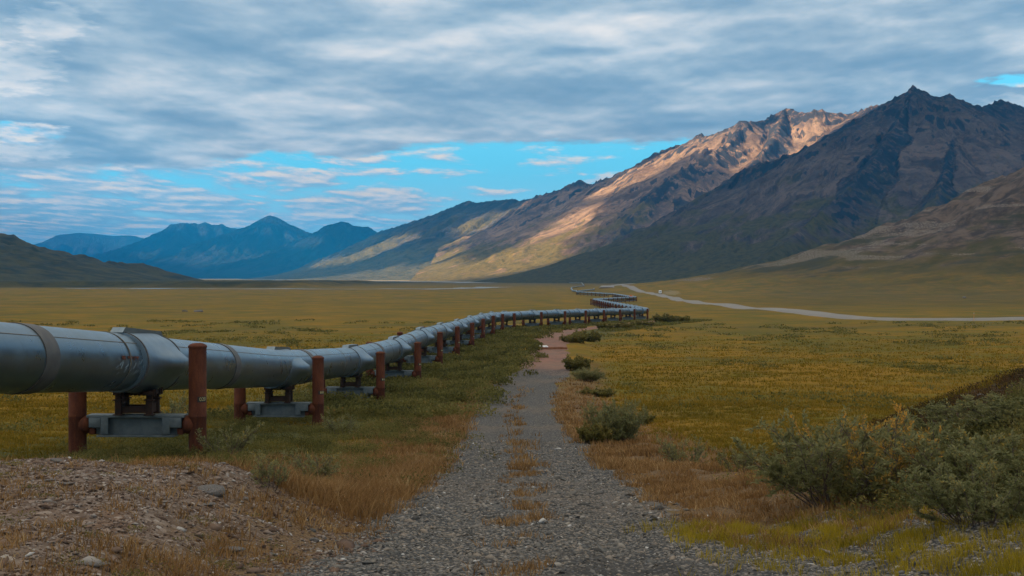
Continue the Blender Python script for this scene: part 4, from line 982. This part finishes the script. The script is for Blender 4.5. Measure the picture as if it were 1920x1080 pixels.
# low scrub patches out on the tundra
def w_scrub(x, y): return ss(fbm(x / 9, y / 22, 3, 161), .05, .65) * (1 - ss(np.abs(tdx(x, y)), 0, 6) * 0) * ((tdx(x, y) > 6) | (tdx(x, y) < -16)) * inview(x, y, 3)
x, y = scatter(6500, lambda y: -.37 * y - 2, lambda y: .37 * y + 2, 32, 300, 44, w_scrub, 1.3)
leaf_cloud('scrub', 'dark green dwarf scrub patches on the tundra', x, y, M_LOW, .16 + .0004 * y, .35 + .003 * y, 26, .06 + y * .0009, .018 + y * .0004, 36, .50 + .3 * fbm(x / 7, y / 12, 2, 163))
# heath on the right bank
def w_bank(x, y): return ss(x, 4.6, 6.2) * (1 - ss(y, 31, 36)) * ss(y, 15, 18) * inview(x, y, 1) * (.25 + .75 * ss(fbm(x / 1.2, y / 2, 3, 141), -.3, .3))
x, y = scatter(5200, 4, 14, 15, 36, 19, w_bank)
leaf_cloud('heath', 'red brown and dark green heath on the right hand bank', x, y, M_HEATH, .14, .30, 52, .045, .011, 34, .30 + .5 * fbm(x / .9, y / 1.4, 3, 143))
# dwarf plants on the mound
x, y = scatter(900, -6.5, -1.6, 8.8, 20, 20, lambda x, y: (1 - ss(x, -2.4, -1.6)) * ss(fbm(x / .8, y / .8, 3, 145), .0, .5) * inview(x, y, .5))
leaf_cloud('heath', 'dark dwarf heath tufts on the gravel mound', x, y, M_AUT, .05, .10, 34, .022, .006, 35, .25 + .3 * fbm(x, y, 2, 147))

def w_und(x, y): return ss(x, 3.6, 4.8) * ss(y, 14.8, 16.2) * (1 - ss(y, 22.5, 24.5)) * inview(x, y, 1) * (.4 + .6 * ss(fbm(x / .9, y / 1.3, 3, 171), -.3, .3))
x, y = scatter(2600, 3.4, 11, 14.6, 25, 45, w_und)
leaf_cloud('undergrowth', 'low yellow green willow scrub filling the right bank', x, y, M_UNDER, .34 + .14 * fbm(x / 1.1, y / 1.5, 2, 172), .30, 85, .055, .013, 37, .42 + .35 * fbm(x / .8, y / 1.2, 3, 173))
# shrubs: stems, twigs and single leaves
def shrub_meshes(seed, stems, height, spread, nleaf, ll, lw, r0=.12, twigs=5, leafzone=.25, droop=0.0, tint0=.45, tipc=.0, tube_r=.012):
    g = np.random.default_rng(seed); segs = []; LB, LD, LT = [], [], []
    def grow(p, d, L, r, k, up):
        pts = [p.copy()]; n = 5
        for i in range(n):
            d = d + np.array([0, 0, up]) + g.normal(size=3) * .16; d = d / np.linalg.norm(d); p = p + d * L / n; pts.append(p.copy())
        segs.append((np.array(pts), r)); return pts, d
    for s in range(stems):
        a = g.random() * 2 * np.pi; th = spread * np.sqrt(g.random()); d = np.array([math.cos(a) * math.sin(th), math.sin(a) * math.sin(th), math.cos(th)])
        p = np.array([math.cos(a), math.sin(a), 0]) * r0 * math.sqrt(g.random()); L = height * g.uniform(.6, 1.05) * (1 + .15 * math.sin(th))
        pts, _ = grow(p, d, L, tube_r * g.uniform(.7, 1.2), 0, .10 - droop)
        st = g.random() * .3 - .15
        for t in range(twigs):
            f = g.uniform(.25, .97); i = min(int(f * 5), 4); b0 = pts[i] + (pts[i + 1] - pts[i]) * (f * 5 - i); dd = pts[i + 1] - pts[i]; dd = dd / np.linalg.norm(dd)
            dv = dd * .6 + g.normal(size=3) * .55 + np.array([0, 0, .15]); dv /= np.linalg.norm(dv)
            tp, _ = grow(b0, dv, L * g.uniform(.22, .42) * (1.15 - .5 * f), tube_r * .45, 1, .06)
            tp = np.array(tp); m = max(3, int(nleaf / (stems * twigs)))
            u = g.uniform(leafzone, 1.02, m) * 5; ii = np.minimum(u.astype(int), 4); b1 = tp[ii] + (tp[ii + 1] - tp[ii]) * (u - ii)[:, None]; ax_ = tp[ii + 1] - tp[ii]; ax_ /= np.linalg.norm(ax_, axis=1, keepdims=True) + 1e-9
            LB.append(b1 + g.normal(size=b1.shape) * ll * .25); LD.append(ax_ * .8 + g.normal(size=b1.shape) * .5 + np.array([0, 0, .2])); LT.append(np.full(m, tint0 + st) + (b1[:, 2] / height - .5) * tipc + g.normal(size=m) * .16)
    LB, LD, LT = np.concatenate(LB), np.concatenate(LD), np.concatenate(LT).clip(0, 1); LB[:, 2] = np.maximum(LB[:, 2], .02)
    n = len(LB); v, q = leaves_np(LB, LD, ll * g.uniform(.6, 1.2, n), lw * g.uniform(.7, 1.2, n), g)
    fol = np_mesh('foliage', v, q, False, dict(tint=np.repeat(LT, 4)))
    V_, Q_ = [], []; c = 0
    for pts, r in segs:
        n = len(pts)
        for i, p in enumerate(pts):
            d = pts[min(i + 1, n - 1)] - pts[max(i - 1, 0)]; d = d / (np.linalg.norm(d) + 1e-9); s = np.cross(d, [.3, .9, .2]); s /= np.linalg.norm(s); u = np.cross(d, s); rr = r * (1 - .75 * i / (n - 1))
            for a in (0, 2.094, 4.189): V_.append(p + rr * (math.cos(a) * s + math.sin(a) * u))
        for i in range(n - 1):
            for k in range(3): Q_.append((c + i * 3 + k, c + i * 3 + (k + 1) % 3, c + i * 3 + 3 + (k + 1) % 3, c + i * 3 + 3 + k))
        c += n * 3
    return fol, np_mesh('branches', np.array(V_), np.array(Q_), False)
def shrub(name, label, cat, grp, meshes, lm, u, y, scale=(1, 1, 1), rz=0.0, x=None, sink=.03):
    x = (u - 960) / F * y if x is None else x
    e = empty(name, (x, y, gz(x, y) - sink), rz); e.scale = scale; tag(e, label, cat, grp)
    link('foliage', meshes[0], lm, e); link('branches', meshes[1], M_TWIG, e); return e
SG = 'willow shrubs beside the track'
bigA = shrub_meshes(201, 34, 1.25, 1.05, 13000, .062, .0135, .22, 9, .12, tint0=.54, tipc=.35)
bigB = shrub_meshes(202, 18, 1.15, .85, 3000, .055, .012, .18, 7, .25, tint0=.55, tipc=.5)
bigC = shrub_meshes(203, 44, 1.0, 1.25, 16000, .058, .0135, .35, 8, .1, tint0=.52, tipc=.3)
rnd = shrub_meshes(204, 70, 1.35, .95, 20000, .08, .017, .30, 8, .05, tint0=.60, tipc=.25)
sml = shrub_meshes(205, 16, .8, .9, 1800, .06, .012, .15, 6, .2, tint0=.6, tipc=.3)
farb = shrub_meshes(206, 44, 1.0, 1.25, 6500, .14, .036, .5, 6, .05, tint0=.58, tipc=.25)
shrub('willow_shrub', 'large green willow shrub with bare twigs, foremost on the right bank', 'shrub', None, bigA, M_WILLOW, 1560, 17.6, (1.12, 1.1, .86))
shrub('willow_shrub', 'thin willow shrub with yellow and orange autumn leaves', 'shrub', None, bigB, M_AUT, 1655, 17.0, (1.05, 1, .92), 1.0)
TG = 'thicket of low willows on the right bank'
shrub('willow_shrub', 'dense green willow behind the yellow leaved shrub', 'shrub', TG, bigC, M_WILLOW, 1690, 19.6, (1.15, 1, .85), .4)
shrub('willow_shrub', 'dark willow on the bank crest right of the big foremost shrub', 'shrub', TG, bigC, M_DARKW, 1620, 20.6, (1.1, 1, .72), 2.2)
shrub('willow_shrub', 'orange tipped willow on the crest below the brown heath', 'shrub', TG, shrub_meshes(207, 30, .95, 1.1, 6000, .05, .011, .3, 8, .1, tint0=.35, tipc=.5), M_AUT, 1740, 22.4, (1.3, 1, .58), .9)
shrub('willow_shrub', 'green willow on the bank crest left of the edge willow', 'shrub', TG, bigC, M_WILLOW, 1835, 22.0, (1.25, 1, .60), 4.1)
shrub('willow_shrub', 'green willow at the right photo edge under the heath', 'shrub', TG, bigC, M_DARKW, 1925, 21.0, (1.2, 1, .48), 5.0)
shrub('willow_shrub', 'mid green willow lower on the bank behind the horsetails', 'shrub', TG, bigC, M_DARKW, 1780, 17.4, (1.05, 1, .74), 2.9)
shrub('willow_shrub', 'willow low at the right edge above the yellow horsetails', 'shrub', TG, bigC, M_WILLOW, 1885, 15.8, (1.05, 1, .70), 1.7)
shrub('willow_shrub', 'spreading willow nearest the lower right corner', 'shrub', TG, bigC, M_DARKW, 1840, 13.4, (.72, .7, .52), .2)
shrub('willow_shrub', 'round dense grey green willow standing alone right of the track', 'shrub', SG, rnd, M_WILLOW, 1157, 45.0, (.86, .9, .95), .5)
shrub('willow_shrub', 'low side bush leaning left against the lone round willow', 'shrub', SG, farb, M_LOW, 1118, 44.0, (.55, .55, .6), .5)
shrub('willow_shrub', 'sparse twiggy grey willow in red grass between track and bank', 'shrub', SG, sml, M_WILLOW, 1283, 33.5, (1.15, 1, 1.05), .2)
shrub('willow_shrub', 'tiny sparse willow left of the big bank shrub', 'shrub', SG, sml, M_DARKW, 1385, 29.0, (.9, .9, .75), 2.0)
shrub('willow_shrub', 'bushy willow by the narrow red stretch of the track', 'shrub', SG, rnd, M_WILLOW, 1103, 92.0, (.95, .9, .62), 2.5)
shrub('willow_shrub', 'smaller willow just behind the bush at the red stretch', 'shrub', SG, farb, M_WILLOW, 1082, 103.0, (.95, 1, 1.0), .7)
shrub('willow_shrub', 'flat low bush in front of the bush at the red stretch', 'shrub', SG, farb, M_LOW, 1122, 80.0, (.85, .9, .5), 1.5)
shrub('willow_shrub', 'low bush in yellow grass halfway to the lone round willow', 'shrub', SG, farb, M_LOW, 1200, 57.0, (.55, .5, .42), 3.3)
FG = 'bushes on the bend of the track'
shrub('willow_shrub', 'broad bush on the inside of the track bend', 'shrub', FG, farb, M_LOW, 1100, 168.0, (1.9, 1.6, 1.35), 1.1)
shrub('willow_shrub', 'left end bush on the inside of the track bend', 'shrub', FG, farb, M_LOW, 1078, 160.0, (1.3, 1.2, .9), 2.6)
shrub('willow_shrub', 'small bush behind the broad bend bush', 'shrub', FG, farb, M_LOW, 1135, 225.0, (1.4, 1.3, 1.1), .3)
shrub('willow_shrub', 'wide bush beyond the bend in front of the last near posts', 'shrub', FG, farb, M_LOW, 1172, 236.0, (2.1, 1.6, 1.3), 4.0)
shrub('willow_shrub', 'low bush right of the last near post beyond the bend', 'shrub', FG, farb, M_LOW, 1205, 262.0, (1.8, 1.5, 1.1), 5.2)
shrub('willow_shrub', 'far bush at the end of the track beyond the bend', 'shrub', FG, farb, M_LOW, 1246, 300.0, (2.9, 2.0, 1.7), .8)
shrub('willow_shrub', 'pale bush at the tip of the red spoil beyond the bend', 'shrub', FG, farb, M_LOW, 1275, 315.0, (2.3, 2.0, 1.4), 1.9)
LG = 'willows near the pipe supports'
shrub('willow_shrub', 'leafy willow beside the right post of the second support', 'shrub', LG, sml, M_WILLOW, 640, 50.0, (1.3, 1.2, 1.0), .5)
shrub('willow_shrub', 'pale willow in dry grass below the second support', 'shrub', LG, sml, M_WILLOW, 590, 26.0, (1.0, 1, .85), 1.9)
shrub('willow_shrub', 'willow between the first and second supports', 'shrub', LG, sml, M_WILLOW, 425, 36.0, (1.3, 1.2, 1.15), 3.0)
shrub('willow_shrub', 'bush behind the beam of the largest support', 'shrub', LG, sml, M_DARKW, 322, 47.0, (1.8, 1.5, 1.7), 4.4)
shrub('willow_shrub', 'dark red green bush on the rim of the gravel mound', 'shrub', LG, sml, M_HEATH, 508, 16.6, (.55, .5, .5), 5.1)

# ------------------------------------------------------------------ stones
def mat_stone(name, a, b2, c):
    m, t, b_ = mat(name); o = nd(t, 'ShaderNodeTexCoord').outputs['Object']
    n1 = noise(t, o, 9, 6, .65); n2 = noise(t, o, 34, 4, .6)
    col = mix(t, mrange(t, n1, .4, .62), a, b2); col = mix(t, mth(t, 'MULTIPLY', mrange(t, n2, .56, .7), .7), col, c); setc(t, b_, col, .95, 0, mth(t, 'ADD', n1, mth(t, 'MULTIPLY', n2, .5)), .5, .02); return m
M_STONE = mat_stone('grey_stone', (.10, .093, .088), (.18, .16, .145), (.27, .25, .23))
def rock_mesh(seed, n=3, flat=.5, sharp=.22):
    bm = bmesh.new(); bmesh.ops.create_icosphere(bm, subdivisions=n, radius=1.0); r = random.Random(seed)
    cuts = [(Vector((r.gauss(0, 1), r.gauss(0, 1), r.gauss(0, 1))).normalized(), r.uniform(.55, .9)) for _ in range(12)]
    for v in bm.verts:
        p = v.co.copy()
        for d, k in cuts:
            e = p.dot(d) - k
            if e > 0: p -= d * e * .92
        q = p * 3.1; s = float(fbm(np.array([q.x + q.z]), np.array([q.y - q.z]), 3, seed % 50)[0])
        v.co = Vector((p.x, p.y, p.z * flat)) * (1 + .06 * s)
    me = bpy.data.meshes.new('rock'); bm.to_mesh(me); bm.free(); me.polygons.foreach_set('use_smooth', np.ones(len(me.polygons), bool)); me.set_sharp_from_angle(angle=R(11)); return me
RM = [rock_mesh(301, flat=.62), rock_mesh(305, flat=.4), rock_mesh(311, flat=.3), rock_mesh(317, flat=.55)]
def rock(u, v, y, size, k, lab, rz=0.0, tilt=0.0, grp='loose rocks on the ground'):
    x = (u - 960) / F * y; o = link('rock', RM[k], M_STONE); o.location = (x, y, gz(x, y) + size[2] * .18); o.scale = size; o.rotation_euler = (tilt, tilt * .5, rz); tag(o, lab, 'rock', grp)
rock(396, 935, 14.6, (.165, .12, .115), 0, 'largest dark grey boulder on the gravel mound', .3, .12)
rock(388, 948, 14.0, (.13, .09, .05), 2, 'flat pale slab just below the largest boulder', 1.2)
rock(430, 1011, 12.4, (.16, .10, .07), 1, 'wide crumbly pale rock in dry grass below the boulder', .1)
rock(505, 1030, 11.9, (.10, .06, .045), 2, 'long flat pale stone at the edge of the track gravel', .4)
rock(95, 933, 14.3, (.075, .06, .05), 2, 'small pale flat stone far left on the mound', 1.0)
rock(125, 953, 13.9, (.095, .06, .045), 2, 'pale slab right of the small flat stone', .2)
rock(105, 875, 16.2, (.11, .08, .07), 1, 'grey flat stone near the left crest of the mound', 2.2)
rock(589, 958, 14.6, (.055, .05, .055), 3, 'small brown stone in dry grass right of the boulder', 0)
rock(460, 928, 15.2, (.06, .05, .05), 3, 'small tan stone right of the boulder', 2)
rock(415, 882, 17.0, (.09, .06, .05), 2, 'flat grey stone on the right shoulder of the mound', 1.4)
rock(1165, 851, 37.6, (.16, .10, .10), 1, 'pale stone in red grass below the lone round willow', .5)
rock(1148, 853, 37.2, (.10, .08, .06), 1, 'smaller pale stone beside the stone in red grass', 1.5)
rock(1432, 868, 25.5, (.12, .09, .11), 0, 'pale stone just left of the big bank shrub', .7)
rock(1820, 728, 27.0, (.17, .13, .10), 1, 'grey stone half sunk in the brown heath of the bank', .4)
rock(1838, 722, 27.6, (.12, .10, .08), 3, 'smaller grey stone behind the sunken stone on the bank', 1.4)
rock(372, 575, 470, (1.7, 1.2, 1.0), 0, 'larger of two far dark boulders on the tundra beyond the pipe', .4, 0, None)
rock(346, 575, 468, (1.1, .9, .7), 3, 'smaller of two far dark boulders on the tundra beyond the pipe', .4, 0, None)
rock(1808, 527, 1050, (1.7, 1.4, 2.0), 0, 'pale erratic boulder on the far right hillside', .4, 0, None)
# gravel: one low stone copied into one mesh
def gravel_obj(name, label, x, y, size, seed, cols):
    g = np.random.default_rng(seed); n = len(x); z = ground_z(x, y)
    base = np.array([(1, 0, 0), (.45, .85, .1), (-.6, .75, -.05), (-1, -.1, .05), (-.4, -.9, 0), (.6, -.7, .08), (.15, .1, .75), (-.25, -.05, .68), (0, 0, -.5)], float)
    fc3 = np.array([(0, 1, 6), (1, 2, 6), (2, 7, 6), (2, 3, 7), (3, 4, 7), (4, 5, 6), (4, 6, 7), (5, 0, 6), (1, 0, 8), (2, 1, 8), (3, 2, 8), (4, 3, 8), (5, 4, 8), (0, 5, 8)])
    P_ = base[None] * (1 + g.normal(size=(n, 9, 1)) * .16) + g.normal(size=(n, 9, 3)) * .07
    P_ = P_ * np.stack([g.uniform(.8, 1.5, n), g.uniform(.6, 1.0, n), g.uniform(.35, .8, n)], 1)[:, None] * (np.broadcast_to(size, (n,)) * np.exp(g.normal(size=n) * .50))[:, None, None]
    az = g.random(n) * 2 * np.pi; tx = g.normal(size=n) * .3; c, s = np.cos(az)[:, None], np.sin(az)[:, None]
    Zt = P_[..., 2] + P_[..., 0] * tx[:, None]; Xr = P_[..., 0] * c - P_[..., 1] * s; Yr = P_[..., 0] * s + P_[..., 1] * c
    v = np.stack([Xr + x[:, None], Yr + y[:, None], Zt + z[:, None]], -1).reshape(-1, 3)
    f = (fc3[None] + (np.arange(n) * 9)[:, None, None]).reshape(-1, 3)
    m = mat_leaf(name + '_stone', cols, .95, 0.0)
    return tag(link(name, np_mesh(name, v, f, False, dict(tint=np.repeat(g.random(n), 9))), m), label, kind='stuff')
def w_road(x, y):
    d = tdx(x, y); td = np.abs(d); st = 1 - .75 * np.exp(-((d + .05) / .33) ** 2) * ss(y, 14, 20)
    ap = ss(d, 1.2, 2.0) * (1 - ss(d, 4.0, 5.2)) * (1 - ss(y, 14, 18))
    dmp = np.exp(-((x - 1.1) / .75) ** 2 - ((y - 12.3) / 1.3) ** 2)
    return np.maximum((1 - ss(td, 1.5, 2.5)) * st, ap) * inview(x, y, .6) * (1 - .75 * dmp)
GC = [(0, (.06, .057, .053)), (.35, (.14, .134, .124)), (.65, (.21, .186, .16)), (.9, (.27, .215, .165)), (.985, (.30, .28, .25)), (1, (.60, .58, .55))]
x, y = scatter(46000, -4.2, 6, 8.3, 17.5, 41, w_road); gravel_obj('gravel', 'angular grey gravel covering the track', x, y, .0135, 51, GC)
x, y = scatter(26000, -3.2, 4.5, 17, 46, 42, w_road, 1.2); gravel_obj('gravel', 'finer looking grey gravel farther up the track', x, y, .020, 52, GC)
BC = [(0, (.06, .038, .028)), (.3, (.13, .082, .058)), (.6, (.195, .13, .092)), (.88, (.25, .195, .16)), (.975, (.31, .28, .25)), (1, (.52, .49, .46))]
x, y = scatter(52000, -7.5, -1.2, 8.3, 19.6, 43, lambda x, y: (1 - ss(x + .4 * fbm(x, y, 2, 151), -2.1, -1.3)) * inview(x, y, .4) * (1 - ss(y, 18.3, 19.6)) * (.5 + .5 * ss(fbm(x / .6, y / .6, 2, 153), -.3, .3)))
gravel_obj('gravel', 'brown stony gravel on the mound at the left', x, y, .0135, 53, BC)

# ------------------------------------------------------------------ small things
t_ = empty('timber_sill', (0, 0, 0))
bpy.data.objects.remove(t_)
b_ = MB(); b_.box((0, 0, 0), (3.6, .22, .20), bev=.02); b_.box((-1.0, .0, .105), (.5, .225, .02)); b_.box((.9, .0, .105), (.9, .225, .02))
yy = 141.0; xx = (1030 - 960) / F * yy
o = link('timber', b_.mesh('timber', 30), mat_plain('rust_timber', (.20, .075, .035), (.28, .12, .06), .9, 0, 4, .3)); o.location = (xx, yy, gz(xx, yy) + .16); o.rotation_euler = (0, 0, R(-2)); tag(o, 'rust coloured timber laid across the track before the bend', 'timber')
b_ = MB(); b_.box((0, 0, .06), (1.1, .7, .12), bev=.02); b_.box((0, 0, .16), (.9, .55, .08), bev=.02); b_.box((.3, -.05, .22), (.25, .25, .05), bev=.01)
yy = 145.0; xx = (1018 - 960) / F * yy
o = link('white_slab', b_.mesh('white_slab', 30), mat_plain('white_stone', (.72, .72, .70), (.80, .80, .78), .8)); o.location = (xx, yy, gz(xx, yy) + .02); o.rotation_euler = (R(9), 0, .1); tag(o, 'white slab lying on the track behind the timber', 'slab')
# marker post by the highway
yy = 318.0; xx = (1826 - 960) / F * yy
e = empty('marker_post', (xx, yy, gz(xx, yy)), .1); tag(e, 'thin orange marker post beside the highway at the right', 'marker post')
b_ = MB(); b_.cyl((0, 0, -.3), (0, 0, 2.0), .05, .045, 10); b_.cyl((0, 0, 2.0), (0, 0, 2.03), .055, n=10); link('post', b_.mesh('post', 40), mat_plain('orange_marker', (.60, .26, .06), (.5, .22, .06), .7), e)
b_ = MB(); b_.cyl((0, 0, 1.62), (0, 0, 1.85), .058, n=10); link('reflector', b_.mesh('reflector', 40), M_SCUFF, e)
# distant lorry with its dust
yy = 1225.0; xx = (1238 - 960) / F * yy
e = empty('truck', (xx, yy, gz(xx, yy) + .55), R(-5)); tag(e, 'tiny white truck driving on the highway in a trail of dust', 'truck')
M_WHITE = mat_plain('white_paint', (.78, .79, .80), (.70, .71, .72), .4, 0, 3, .02); M_DK = mat_plain('dark_rubber', (.02, .02, .02), (.03, .03, .03), .8); M_GLS = mat_plain('dark_glass', (.03, .04, .05), (.03, .04, .05), .15, 0, 1, 0, .5)
b_ = MB(); b_.box((0, 1.6, 1.95), (2.45, 5.2, 2.5), bev=.06); link('cargo_box', b_.mesh('cargo_box', 30), M_WHITE, e)
b_ = MB(); b_.prism([(0, -1.05, .75), (0, -3.2, .75), (0, -3.25, 1.5), (0, -2.75, 2.6), (0, -1.05, 2.65)], (-1.1, 0, 0), (1.1, 0, 0)); cb = link('cab', b_.mesh('cab', 30), M_WHITE, e)
b_ = MB(); b_.prism([(0, -3.22, 1.62), (0, -2.80, 2.48), (0, -2.78, 2.48), (0, -3.19, 1.62)], (-.95, 0, 0), (.95, 0, 0)); link('windscreen', b_.mesh('windscreen'), M_GLS, cb)
b_ = MB(); b_.box((0, .5, .62), (.9, 7.0, .2)); link('chassis', b_.mesh('chassis'), M_DK, e)
for sx_ in (-1, 1):
    for y_ in (-2.4, 2.2, 3.3):
        b_ = MB(); b_.cyl((sx_ * .82, y_, .48), (sx_ * 1.12, y_, .48), .48, n=20); b_.cyl((sx_ * 1.10, y_, .48), (sx_ * 1.14, y_, .48), .24, n=14); link('wheel', b_.mesh('wheel', 40), M_DK, e)
    b_ = MB(); b_.box((sx_ * .8, -3.24, 1.05), (.3, .06, .2), bev=.02); link('headlight', b_.mesh('headlight'), M_SCUFF, e)
# ------------------------------------------------------------------ clouds added out of view to shade the valley, gaps shaped for sun patches
def build_shade_clouds():
    zc = 4200.0; d = zc / math.tan(R(SUN_EL)); ox, oy = d * math.sin(R(SUN_AZ)), d * math.cos(R(SUN_AZ))
    cell = 120.0
    xs = np.arange(-27000, -5500, cell); ys = np.arange(-14000, 32000, cell)
    GX, GY = np.meshgrid(xs, ys)
    # where the sun through a cell lands on the plain
    f = np.full(GX.shape, 5000.0)
    wob = 1 + .55 * fbm(GX / 900, GY / 900, 4, 77)
    for (x, y, z, rx, ry, a) in HOLES:
        k = (zc - z) / math.tan(R(SUN_EL)); cx = x + k * math.sin(R(SUN_AZ)); cy_ = y + k * math.cos(R(SUN_AZ))
        ca, sa = math.cos(R(a)), math.sin(R(a)); dx, dy = GX - cx, GY - cy_
        q = np.sqrt(((dx * ca + dy * sa) / rx) ** 2 + ((-dx * sa + dy * ca) / ry) ** 2)
        g = (q * wob - 1.3) * min(rx, ry); f = np.minimum(f, g)
    keep = (f > 0) & (GX < -.72 * GY)
    th = np.clip(f / 2500, 0, 1)
    up = zc + 12 + 420 * th * (.6 + .6 * fbm(GX / 1500, GY / 1500, 4, 81)); dn = zc - 8 - 150 * th * (.6 + .6 * fbm(GX / 1100, GY / 1100, 4, 85))
    kc = keep[:-1, :-1] & keep[1:, :-1] & keep[:-1, 1:] & keep[1:, 1:]
    N = GX.size; idx = np.arange(N).reshape(GX.shape)
    q = np.stack([idx[:-1, :-1], idx[:-1, 1:], idx[1:, 1:], idx[1:, :-1]], -1)[kc]
    faces = [q, q[:, ::-1] + N]
    # walls round the rim
    e = np.concatenate([q[:, [0, 1]], q[:, [1, 2]], q[:, [2, 3]], q[:, [3, 0]]])
    key = np.sort(e, 1); kk = key[:, 0].astype(np.int64) * (2 * N) + key[:, 1]
    _, first, cnt = np.unique(kk, return_index=True, return_counts=True); rim = e[first[cnt == 1]]
    faces.append(np.stack([rim[:, 1], rim[:, 0], rim[:, 0] + N, rim[:, 1] + N], -1))
    v = np.concatenate([np.stack([GX, GY, up], -1).reshape(-1, 3), np.stack([GX, GY, dn], -1).reshape(-1, 3)])
    allf = np.concatenate(faces); used = np.unique(allf); rem = np.full(2 * N, -1); rem[used] = np.arange(len(used))
    m = bpy.data.materials.new('cloud'); m.use_nodes = True; t = m.node_tree; t.nodes.clear()
    df = nd(t, 'ShaderNodeBsdfDiffuse', None, Color=(.85, .87, .9, 1)); tr = nd(t, 'ShaderNodeBsdfTranslucent', None, Color=(.85, .87, .9, 1))
    mx = nd(t, 'ShaderNodeMixShader', None, i0=.5, i1=df.outputs[0], i2=tr.outputs[0]); nd(t, 'ShaderNodeOutputMaterial', None, Surface=mx.outputs[0])
    return tag(link('shade_clouds', np_mesh('shade_clouds', v[used], rem[allf], True), m), 'unseen grey cloud bank added to shade the valley', kind='stuff')
# sunlit places on the mountains: x, y, z, half widths of the gap, turn
HOLES = [(-700, 6900, 0, 520, 420, 0), (-1050, 7600, 0, 620, 420, 0), (738, 6989, 591, 170, 150, 0), (840, 6853, 618, 200, 170, 0), (947, 6782, 655, 200, 170, 0), (1051, 6709, 694, 200, 170, 0), (1087, 6548, 591, 190, 170, 0), (1195, 6738, 666, 190, 170, 0), (1280, 6718, 708, 170, 150, 0), (1169, 6385, 553, 150, 130, 0), (1019, 6432, 515, 120, 100, 0), (1436, 6796, 741, 110, 110, 0), (1657, 6861, 803, 220, 200, 0), (627, 6924, 520, 80, 130, 0), (504, 7030, 456, 70, 150, 0), (364, 6647, 332, 60, 150, 0), (283, 6522, 269, 70, 150, 0), (205, 6396, 211, 80, 150, 0), (118, 6276, 164, 90, 150, 0), (35, 6136, 115, 110, 160, 0), (-46, 6095, 75, 140, 200, 0), (-126, 6050, 49, 160, 200, 0), (-17, 9147, 442, 110, 150, 0), (-160, 9441, 395, 130, 150, 0), (-281, 9310, 320, 130, 180, 0), (-360, 8670, 223, 130, 180, 0), (-449, 8207, 128, 140, 160, 0), (-228, 6051, 26, 200, 260, 0), (-381, 6308, 15, 350, 350, 0), (-707, 8143, 10, 420, 350, 0), (-934, 8250, 4, 600, 350, 0), (-1272, 8428, 1, 800, 260, 0), (-989, 10079, 208, 280, 300, 0), (-865, 10193, 261, 220, 260, 0), (-1159, 10240, 157, 260, 260, 0), (-2751, 19188, 445, 260, 260, 0), (-4127, 20637, 283, 420, 420, 0), (-4849, 21063, 273, 380, 380, 0), (-6180, 24260, 377, 330, 330, 0), (-3369, 21515, 603, 200, 220, 0), (-5269, 25389, 854, 260, 260, 0), (-3431, 19552, 320, 300, 260, 0), (-1603, 12138, 134, 200, 300, 0)]
shade_clouds = build_shade_clouds()
# ------------------------------------------------------------------ haze
def build_haze():
    b_ = MB(); b_.box((0, 20950, 552.5), (90000, 46000, 1135)); me = b_.mesh('haze')
    m = bpy.data.materials.new('haze'); m.use_nodes = True; t = m.node_tree; t.nodes.clear()
    v = nd(t, 'ShaderNodeVolumePrincipled', None, Color=(.02, .41, 1.0, 1), Density=4.0e-5, Anisotropy=0.0)
    nd(t, 'ShaderNodeOutputMaterial', None, Volume=v.outputs[0])
    return tag(link('haze', me, m), kind='stuff', label='thin blue haze filling the valley air')
haze = build_haze()

# dust hanging behind the distant truck
bm = bmesh.new(); bmesh.ops.create_icosphere(bm, subdivisions=3, radius=1.0)
for v in bm.verts:
    q = v.co * 2.2; v.co = v.co * (1 + .25 * float(fbm(np.array([q.x + q.z]), np.array([q.y]), 3, 9)[0]))
me = bpy.data.meshes.new('dust'); bm.to_mesh(me); bm.free()
m = bpy.data.materials.new('dust'); m.use_nodes = True; t = m.node_tree; t.nodes.clear()
nd(t, 'ShaderNodeOutputMaterial', None, Volume=nd(t, 'ShaderNodeVolumePrincipled', None, Color=(.8, .76, .7, 1), Density=.009).outputs[0])
dx_, dy_ = (1262 - 960) / F * 1190, 1190.0
dust = link('dust', me, m); dust.location = (dx_ - 1.5, dy_ - 2, gz(dx_, dy_) + 2.2); dust.scale = (5.0, 20, 2.2); dust.rotation_euler = (0, 0, R(12)); tag(dust, 'faint pale dust hanging behind the distant truck', kind='stuff')
